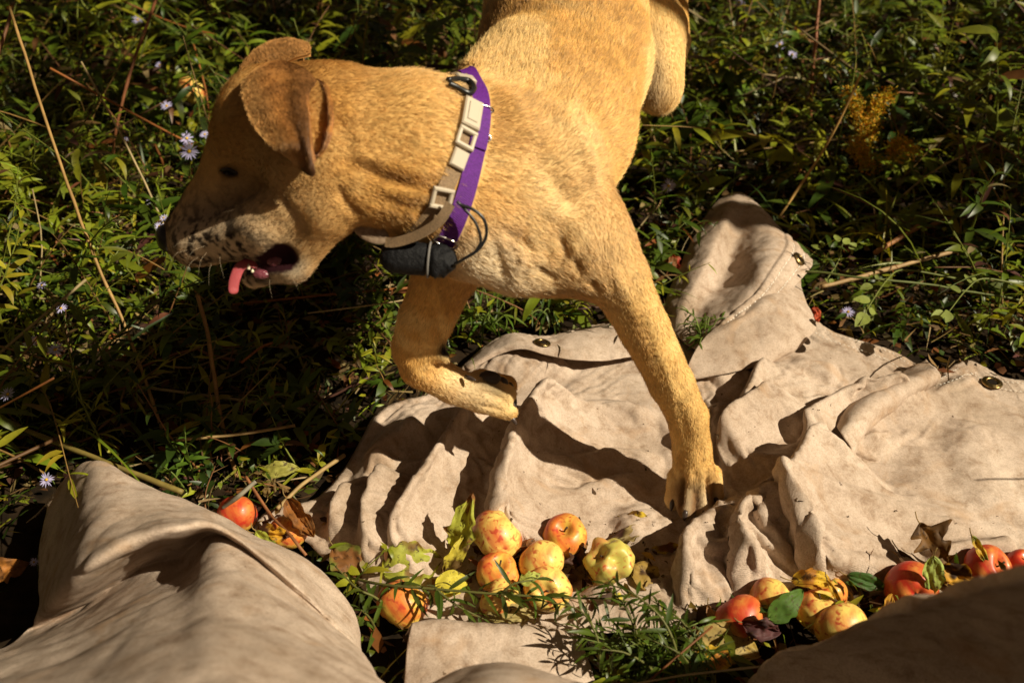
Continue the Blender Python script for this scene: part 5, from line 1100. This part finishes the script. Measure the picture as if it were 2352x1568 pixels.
def apple(u, v, z, px, kind, label, axis=(0, 0, 1), lump=.03, seed=0, stem=True, deep=1.):
    c = Pz(u, v, z); d = (c-CAM)@FWD; R = px*d/FPX/2; m, n = 40, 48; t = np.linspace(0, math.pi, m); a = np.arange(n)*2*math.pi/n
    rad = np.sin(t)**.92*(1+.05*np.cos(t)); zc = np.cos(t)*.88-.34*deep*np.exp(-(t/.30)**2)+.24*deep*np.exp(-((math.pi-t)/.30)**2)
    V = np.stack([rad[:, None]*np.cos(a), rad[:, None]*np.sin(a), zc[:, None]+0*a], -1); D = unit(V.reshape(-1, 3))
    s = 1+lump*1.6*vn(D, 1.5, 60+seed)+lump*.5*vn(D, 4, 90+seed)+.02*np.cos(5*np.arctan2(D[:, 1], D[:, 0]))*(D[:, 2] < 0)*np.abs(D[:, 2]); V = V.reshape(-1, 3)*s[:, None]*R
    q = Vector(axis).to_track_quat('Z', 'Y').to_matrix(); Mq = np.array(q); b = MB(); b.add(V@Mq.T, [(i*n+j, i*n+(j+1) % n, (i+1)*n+(j+1) % n, (i+1)*n+j)[::-1] for i in range(m-1) for j in range(n)])
    e = empty('apple', label, 'apple', 'windfall apples', loc=c); o = b.build('skin', AM[kind]); o.parent = e
    if stem:
        b = MB(); p0 = np.array([0, 0, .50*R]); p1 = np.array([.03*R, 0, .66*R]); p2 = np.array([.12*R, .05*R, .86*R]); b.tube(np.array([p0, p1, p2])@Mq.T, [.0011, .0010, .0014], 6); o = b.build('stem', M_TWIG); o.parent = e
    b = MB(); 
    for k in range(5):
        aa = k*1.256; b.tube(np.array([[0, 0, -.60*R], [math.cos(aa)*.06*R, math.sin(aa)*.06*R, -.66*R], [math.cos(aa)*.12*R, math.sin(aa)*.12*R, -.74*R]])@Mq.T, [.0012, .0012, .0003], 5)
    o = b.build('calyx', M_TWIG); o.parent = e; return e
APP = [(1141,1230,.046,123,'y','large yellow apple with dark red speckles, topmost of the middle pile',(.5,.3,.3),.02),
 (1298,1232,.034,104,'o','orange apple with its stem hollow turned up, right of the large speckled one',(-.1,-.25,1),.04),
 (1246,1292,.038,108,'y','yellow apple half shaded in the centre of the middle pile',(-.6,.8,.2),.03),
 (1143,1316,.034,100,'o','wrinkled orange apple whose hollow faces up at the left of the middle pile',(.15,-.1,1),.07),
 (1148,1374,.030,98,'y','pale apple behind the weed stem, lowest left of the middle pile',(-.8,.2,.5),.04),
 (1258,1350,.032,108,'y','yellow apple under the weed leaves, lowest right of the middle pile',(-.2,-.9,.8),.05),
 (1402,1292,.040,104,'g','lumpy misshapen green and pink apple right of the middle pile',(-.7,-.1,.9),.19),
 (922,1386,.022,120,'o','orange-yellow apple veiled by weed leaves near the left heap',(.5,.7,.4),.03),
 (545,1180,.030,92,'r','red-orange apple wedged beside the heap under a grey twig',(.3,.9,.2),.03),
 (662,1222,.026,88,'o','apple half hidden under a blotched orange leaf beside the heap',(.2,.9,.6),.03),
 (1699,1420,.036,116,'r','pink-red apple at the left of the right-hand pile',(-.5,.8,.3),.03),
 (1772,1378,.036,106,'y','yellow apple behind the green leaf in the right-hand pile',(.9,.4,.3),.03),
 (1878,1402,.036,106,'y','yellow apple with a red crease in the middle of the right-hand pile',(.1,.3,1),.05),
 (1931,1440,.040,122,'y','nearest yellow apple of the right-hand pile, touching the dark canvas fold',(-.3,.9,.4),.02),
 (1905,1362,.030,84,'o','small apple tucked under a curled yellow leaf in the right-hand pile',(-.2,.6,.8),.03),
 (2094,1350,.040,122,'r','dark red shaded apple with its eye towards the viewer at the right',(.1,.9,-.5),.02),
 (2266,1306,.038,112,'r','red apple with a sunlit hollow near the right edge',(.45,-.4,.8),.05),
 (2350,1300,.036,80,'r','red apple cut by the right edge',(0,0,1),.03),
 (440,208,.072,66,'y','yellow and pink apple lying in the upper left weeds',(.5,.5,.6),.02)]
for i, (u, v, z, px, k, lb, ax, lu) in enumerate(APP): apple(u, v, z, px, k, lb, ax, lu, i, deep=1.15 if 'hollow' in lb else .9)
# ------------------------------------------------------------------ fallen leaves one can point to
def fleaf(u, v, z, px, ang, pal, label, tilt=(.2, -.5, 1), curl=.7, fold=.35, wr_=.5, jag=.22, asp=.62, mt=None, seed=0, c2=None):
    c = Pz(u, v, z); d = (c-CAM)@FWD; Lf = px*d/FPX; n = unit(np.array(tilt, float)); a = math.radians(ang); dr = RGT*math.cos(a)+UPV*math.sin(a); dr = unit(dr-n*(dr@n)); s = np.cross(n, dr)
    m, k = 30, 15; t = np.linspace(0, 1, m)[:, None]; q = np.linspace(-1, 1, k)[None]; hw = asp*.5*np.sin(math.pi*t**.75)**.7
    B_ = lambda *a: np.stack(np.broadcast_arrays(*a), -1)
    ed = 1+jag*vn(B_(t*9+seed*3.1, np.sign(q)*2+0*t, seed+0*t), 1, 5)*np.abs(q)**1.5+0*q
    X_ = (t-.5)*(1+.06*np.abs(q)); Y_ = q*hw*ed; Z_ = fold*np.abs(q)*hw-curl*.5*(t-.5)**2*2+wr_*.10*vn(B_(t*4+seed, q*3, seed+0*t), 1, 9)+wr_*.05*vn(B_(t*9+seed, q*7, 0*t), 1, 2)
    V = c+Lf*(dr*X_[..., None]+s*Y_[..., None]+n*Z_[..., None]); col = np.tile(np.array(pal, float), (m*k, 1))
    if c2 is not None: col = lerp(col, c2, ss(-.1, .35, fbm(V.reshape(-1, 3)+seed, 60, 3, seed)))
    e = empty('fallen_leaf', label, 'leaf', 'fallen leaves', loc=c); o = new_mesh('blade', V.reshape(-1, 3), grid_faces(m, k), mt or M_FALLEN, None, True, col); under(o, e)
    b = MB(); b.tube(spline([c+Lf*(dr*(-.5)+n*(-curl*.25)), c-Lf*dr*.62-n*curl*.3*Lf+s*.02*Lf, c-Lf*dr*.78-n*curl*.2*Lf+s*.08*Lf], 10) if 0 else spline([V[0, 7], V[0, 7]-Lf*dr*.15+n*.002, V[0, 7]-Lf*dr*.28+s*Lf*.06], 10), .0007, 5, (.2, .13, .04)); under(b.build('leaf_stalk', M_STEM), e); return e
YB = (.50, .42, .05); YG = (.36, .38, .05); BR = (.20, .085, .025); DK = (.065, .028, .018); OR = (.48, .20, .03); TN = (.46, .34, .12); GN = (.07, .14, .02)
FL = [(1064,1208,.07,150,72,YG,'tall curled yellow-green leaf standing left of the large speckled apple',(-.3,-1,.35),.5,.5,.7,.5,.42,BR),
 (1050,1268,.045,110,60,YB,'narrow bright yellow spotted leaf below the standing one',(.2,-.9,.6),.4,.5,.6,.2,.38,(.12,.07,.02)),
 (948,1296,.030,135,15,YG,'broad green and yellow blotched leaf left of the middle pile',(.2,-.6,1),.5,.3,.6,.25,.75,(.16,.09,.02)),
 (1040,1338,.032,78,20,(.58,.50,.05),'bright yellow rounded leaf left of the wrinkled apple',(.3,-.4,1),.4,.2,.3,.1,.8,None),
 (800,1290,.030,95,-50,(.16,.17,.03),'dull green blotched leaf by the canvas edge near the heap',(.3,-.6,1),.6,.3,.7,.2,.8,BR),
 (1490,1330,.030,90,-40,(.34,.22,.05),'dark-spotted tan leaf right of the lumpy apple',(.4,-.5,1),.5,.3,.6,.2,.7,DK),
 (1466,1192,.022,60,-10,(.58,.42,.04),'small yellow curled leaf below the planted paw\'s left side',(.1,-.5,1),.9,.6,.8,.2,.6,(.2,.1,.02)),
 (1448,1228,.020,105,25,(.22,.16,.06),'brown shrivelled leaf with curled stalk below the small yellow one',(.2,-.4,1),.8,.7,.8,.4,.35,DK),
 (1535,1258,.016,75,8,(.50,.36,.05),'narrow yellow and brown leaf under the planted paw',(.1,-.5,1),.5,.5,.6,.3,.3,BR),
 (1325,1284,.030,70,-80,DK,'dark purple-brown crumpled leaf between the orange and the lumpy apple',(.2,-.7,.7),1.0,.9,1.2,.5,.8,None),
 (1215,1262,.03,70,50,(.36,.09,.03),'red torn leaf between the large and the central apple',(.0,-.8,.6),.6,.6,.9,.5,.6,BR),
 (1218,1326,.062,50,20,(.40,.46,.10),'small pale green leaf lying on the lowest left apple',(.1,-.7,.8),.5,.3,.6,.3,.6,None),
 (1180,1410,.035,125,5,(.40,.32,.12),'tan curved leaf under the weed at the bottom of the middle pile',(.1,-.2,1),.5,.3,.4,.15,.35,None),
 (1680,1478,.035,150,-18,TN,'large tan-yellow leaf with a pale midrib in the lower right',(.2,-.5,1),.5,.25,.5,.15,.6,(.36,.24,.05)),
 (1752,1442,.060,88,-15,(.09,.035,.035),'dark purple crumpled leaf on the right-hand pile',(.0,-.8,.7),.8,.7,1.1,.3,.6,(.04,.02,.02)),
 (1810,1388,.062,105,35,GN,'fresh green leaf lying over the right-hand pile',(.2,-.7,.8),.5,.3,.3,.12,.55,(.10,.18,.03)),
 (1875,1332,.058,98,-5,(.55,.36,.03),'yellow curled leaf on top of the right-hand pile',(.1,-.5,1),1.0,.6,.5,.15,.5,(.38,.16,.02)),
 (1920,1368,.06,78,-62,(.56,.34,.03),'narrow yellow leaf slanting between two apples of the right-hand pile',(.1,-.9,.6),.3,.4,.5,.2,.2,DK),
 (1995,1336,.045,92,-18,(.05,.11,.02),'dark green pointed leaf between the right-hand pile and the dark red apple',(.1,-.8,.7),.4,.3,.3,.1,.4,None),
 (2150,1252,.065,112,-55,(.17,.085,.022),'large tattered brown leaf above the dark red apple',(-.1,-.9,.6),.6,.3,.7,.8,.75,(.08,.04,.012)),
 (2144,1325,.075,98,-88,(.34,.44,.11),'pale green leaf standing in front of the dark red apple',(-.2,-1,.3),.3,.2,.4,.25,.5,None),
 (2200,1322,.060,82,-30,(.56,.30,.03),'yellow and black blotched leaf left of the sunlit red apple',(-.1,-.9,.5),.5,.4,.9,.4,.8,(.04,.02,.01)),
 (2040,1392,.055,56,70,(.58,.30,.03),'orange ragged leaf scrap in front of the dark red apple',(0,-.9,.5),.5,.4,.9,.5,.6,BR),
 (2098,1298,.03,92,-50,(.07,.04,.02),'thin dark leaf lying on the canvas left of the tattered brown one',(.1,-.6,.9),.2,.5,.4,.2,.18,None),
 (2255,1268,.07,80,-60,(.22,.30,.05),'green and yellow leaf over the sunlit red apple',(-.1,-.9,.5),.5,.4,.4,.2,.25,(.5,.32,.03)),
 (1645,1510,.045,80,-20,(.60,.38,.03),'yellow leaf below the large tan one in the lower right',(.1,-.6,1),.6,.4,.7,.3,.7,OR),
 (1590,1470,.03,70,80,(.26,.13,.06),'brown pointed leaf scrap right of the trailing weed',(0,-.9,.6),.4,.5,.9,.4,.5,None),
 (1632,1420,.03,60,-80,(.34,.19,.10),'tan brown pointed leaf left of the pink-red apple',(0,-.9,.5),.4,.6,.9,.4,.4,None),
 (1560,1545,.035,110,10,(.42,.13,.025),'orange-red leaf at the bottom edge under the weed',(.1,-.5,1),.5,.4,.7,.3,.6,DK),
 (617,1252,.10,88,-42,(.40,.44,.06),'green-yellow leaf resting on the edge of the canvas heap',(-.1,-.8,.7),.4,.25,.4,.2,.38,(.26,.30,.04)),
 (628,1228,.055,82,-5,(.52,.28,.02),'orange leaf with black blotches covering the half-hidden apple',(.1,-.8,.7),.6,.5,.9,.4,.5,(.06,.02,.01)),
 (690,1192,.055,105,-55,(.28,.11,.025),'rust-brown curled leaf beside the half-hidden apple',(.2,-.8,.7),.8,.7,.9,.3,.45,BR),
 (644,1078,.03,82,10,(.34,.32,.07),'pale yellow-green leaf in the shadow above the red apple',(.1,-.6,1),.6,.3,.6,.15,.5,None),
 (622,1118,.02,50,75,(.16,.10,.03),'brown leaf scrap below the pale one in the shadow',(0,-.7,.8),.5,.5,.9,.4,.6,None),
 (300,1060,.012,30,60,(.4,.28,.04),'tiny yellow leaf tip in the dark left of the heap',(0,-.7,.8),.5,.5,.9,.4,.6,None),
 (1640,165,.05,34,85,(.55,.36,.02),'yellow leaf scrap right of the hind leg',(0,-.8,.6),.5,.4,.5,.2,.6,None),
 (1655,195,.04,62,-75,(.24,.08,.02),'red-brown leaf below the yellow scrap right of the hind leg',(0,-.7,.7),.5,.5,.6,.3,.5,None),
 (1552,606,.03,44,-70,(.45,.05,.025),'bright red leaf beside the left edge of the canvas flap',(.1,-.7,.8),.5,.5,.9,.4,.6,BR),
 (1522,600,.03,42,20,(.36,.12,.05),'red-brown leaf left of the bright red one by the flap',(.1,-.7,.8),.5,.5,.9,.4,.7,BR),
 (1876,722,.02,36,-80,(.50,.07,.02),'small red leaf between the hem and the rose sprig',(.1,-.7,.8),.4,.3,.5,.2,.6,None),
 (20,1305,.02,80,20,(.38,.15,.03),'orange-brown leaf at the left edge beside the heap',(.1,-.6,.9),.5,.4,.7,.3,.7,BR)]
for i, (u, v, z, px, an, pal, lb, tl, cu_, fo, wr2, jg, asp, c2) in enumerate(FL): fleaf(u, v, z, px, an, pal, lb, tl, cu_, fo, wr2, jg, asp, None, i+1, c2)
# crumbs of dead leaf on the canvas
cb = VB(); Q = [(1375,1118),(1362,1124),(1498,1165),(1352,1270),(1300,1190),(1420,1235),(1400,1210),(1930,1110),(1880,940),(1872,938),(1910,930),(2200,1200),(2230,1225),(1680,1320),(1700,1240),(2060,1170),(1240,1040),(1235,1050),(1480,1240),(1500,1250),(1450,1170),(1390,1200),(1330,1210),(1560,1230),(2290,1185),(1800,1130),(2100,1120),(1950,1190),(1150,990),(1040,1160),(830,1200),(960,1210),(1440,1215),(1350,1240),(1366,1262),(1410,1258),(1610,1335),(1905,880)]
for (u, v) in Q+[(rng.uniform(1320, 1540), rng.uniform(1180, 1280)) for _ in range(22)]+[(rng.uniform(800, 2300), rng.uniform(950, 1300)) for _ in range(40)]:
    p = cz(u, v)+np.array([0, 0, .0025]); m = 2; s = rng.uniform(.001, .0042) if rng.random() < .88 else .009
    cb.leaves(np.tile(p, (m, 1)), sph(m, -.1, .3), sph(m, .3, 1), np.full(m, s), np.full(m, s*.45), rng.uniform(-1, 2, m), jit((.07, .04, .02), m), rows=4, cols=3, shape='ovate')
tag(cb.build('leaf_crumbs', M_DRY), 'dark dry leaf crumbs scattered over the canvas', 'leaf crumbs', kind='stuff')

# dead leaf debris packed round the two apple piles
db = VB(); spots = [(1250,1330,190,60,150),(1130,1300,90,70,60),(1440,1310,60,50,50),(1800,1430,150,50,130),(1950,1390,110,40,60),(2140,1340,120,35,80),(660,1215,70,30,40),(1640,1480,60,50,60)]
for (u0, v0, su, sv, n) in spots:
    for _ in range(n):
        u, v = u0+rng.normal(0, su*.5), v0+rng.normal(0, sv*.5)
        p = cz(u, v, 3)+np.array([0, 0, rng.uniform(.002, .012)]); L0 = rng.uniform(.006, .022) if rng.random() < .85 else rng.uniform(.02, .032); c0 = np.array([(.09,.045,.018),(.055,.026,.014),(.16,.075,.025),(.34,.22,.04),(.22,.13,.03),(.42,.30,.04)][rng.choice(6, p=[.28,.27,.2,.09,.1,.06])])
        db.leaves(p[None], sph(1, -.1, .5), sph(1, .2, 1), np.array([L0]), np.array([L0*rng.uniform(.3, .6)]), rng.uniform(-1.5, 2.2, 1), jit(c0, 1), rows=5, cols=3, shape='ovate', wav=.25)
tag(db.build('leaf_debris', M_FALLEN), 'brown and yellow leaf debris packed around the fallen apples', 'leaf debris', kind='stuff')
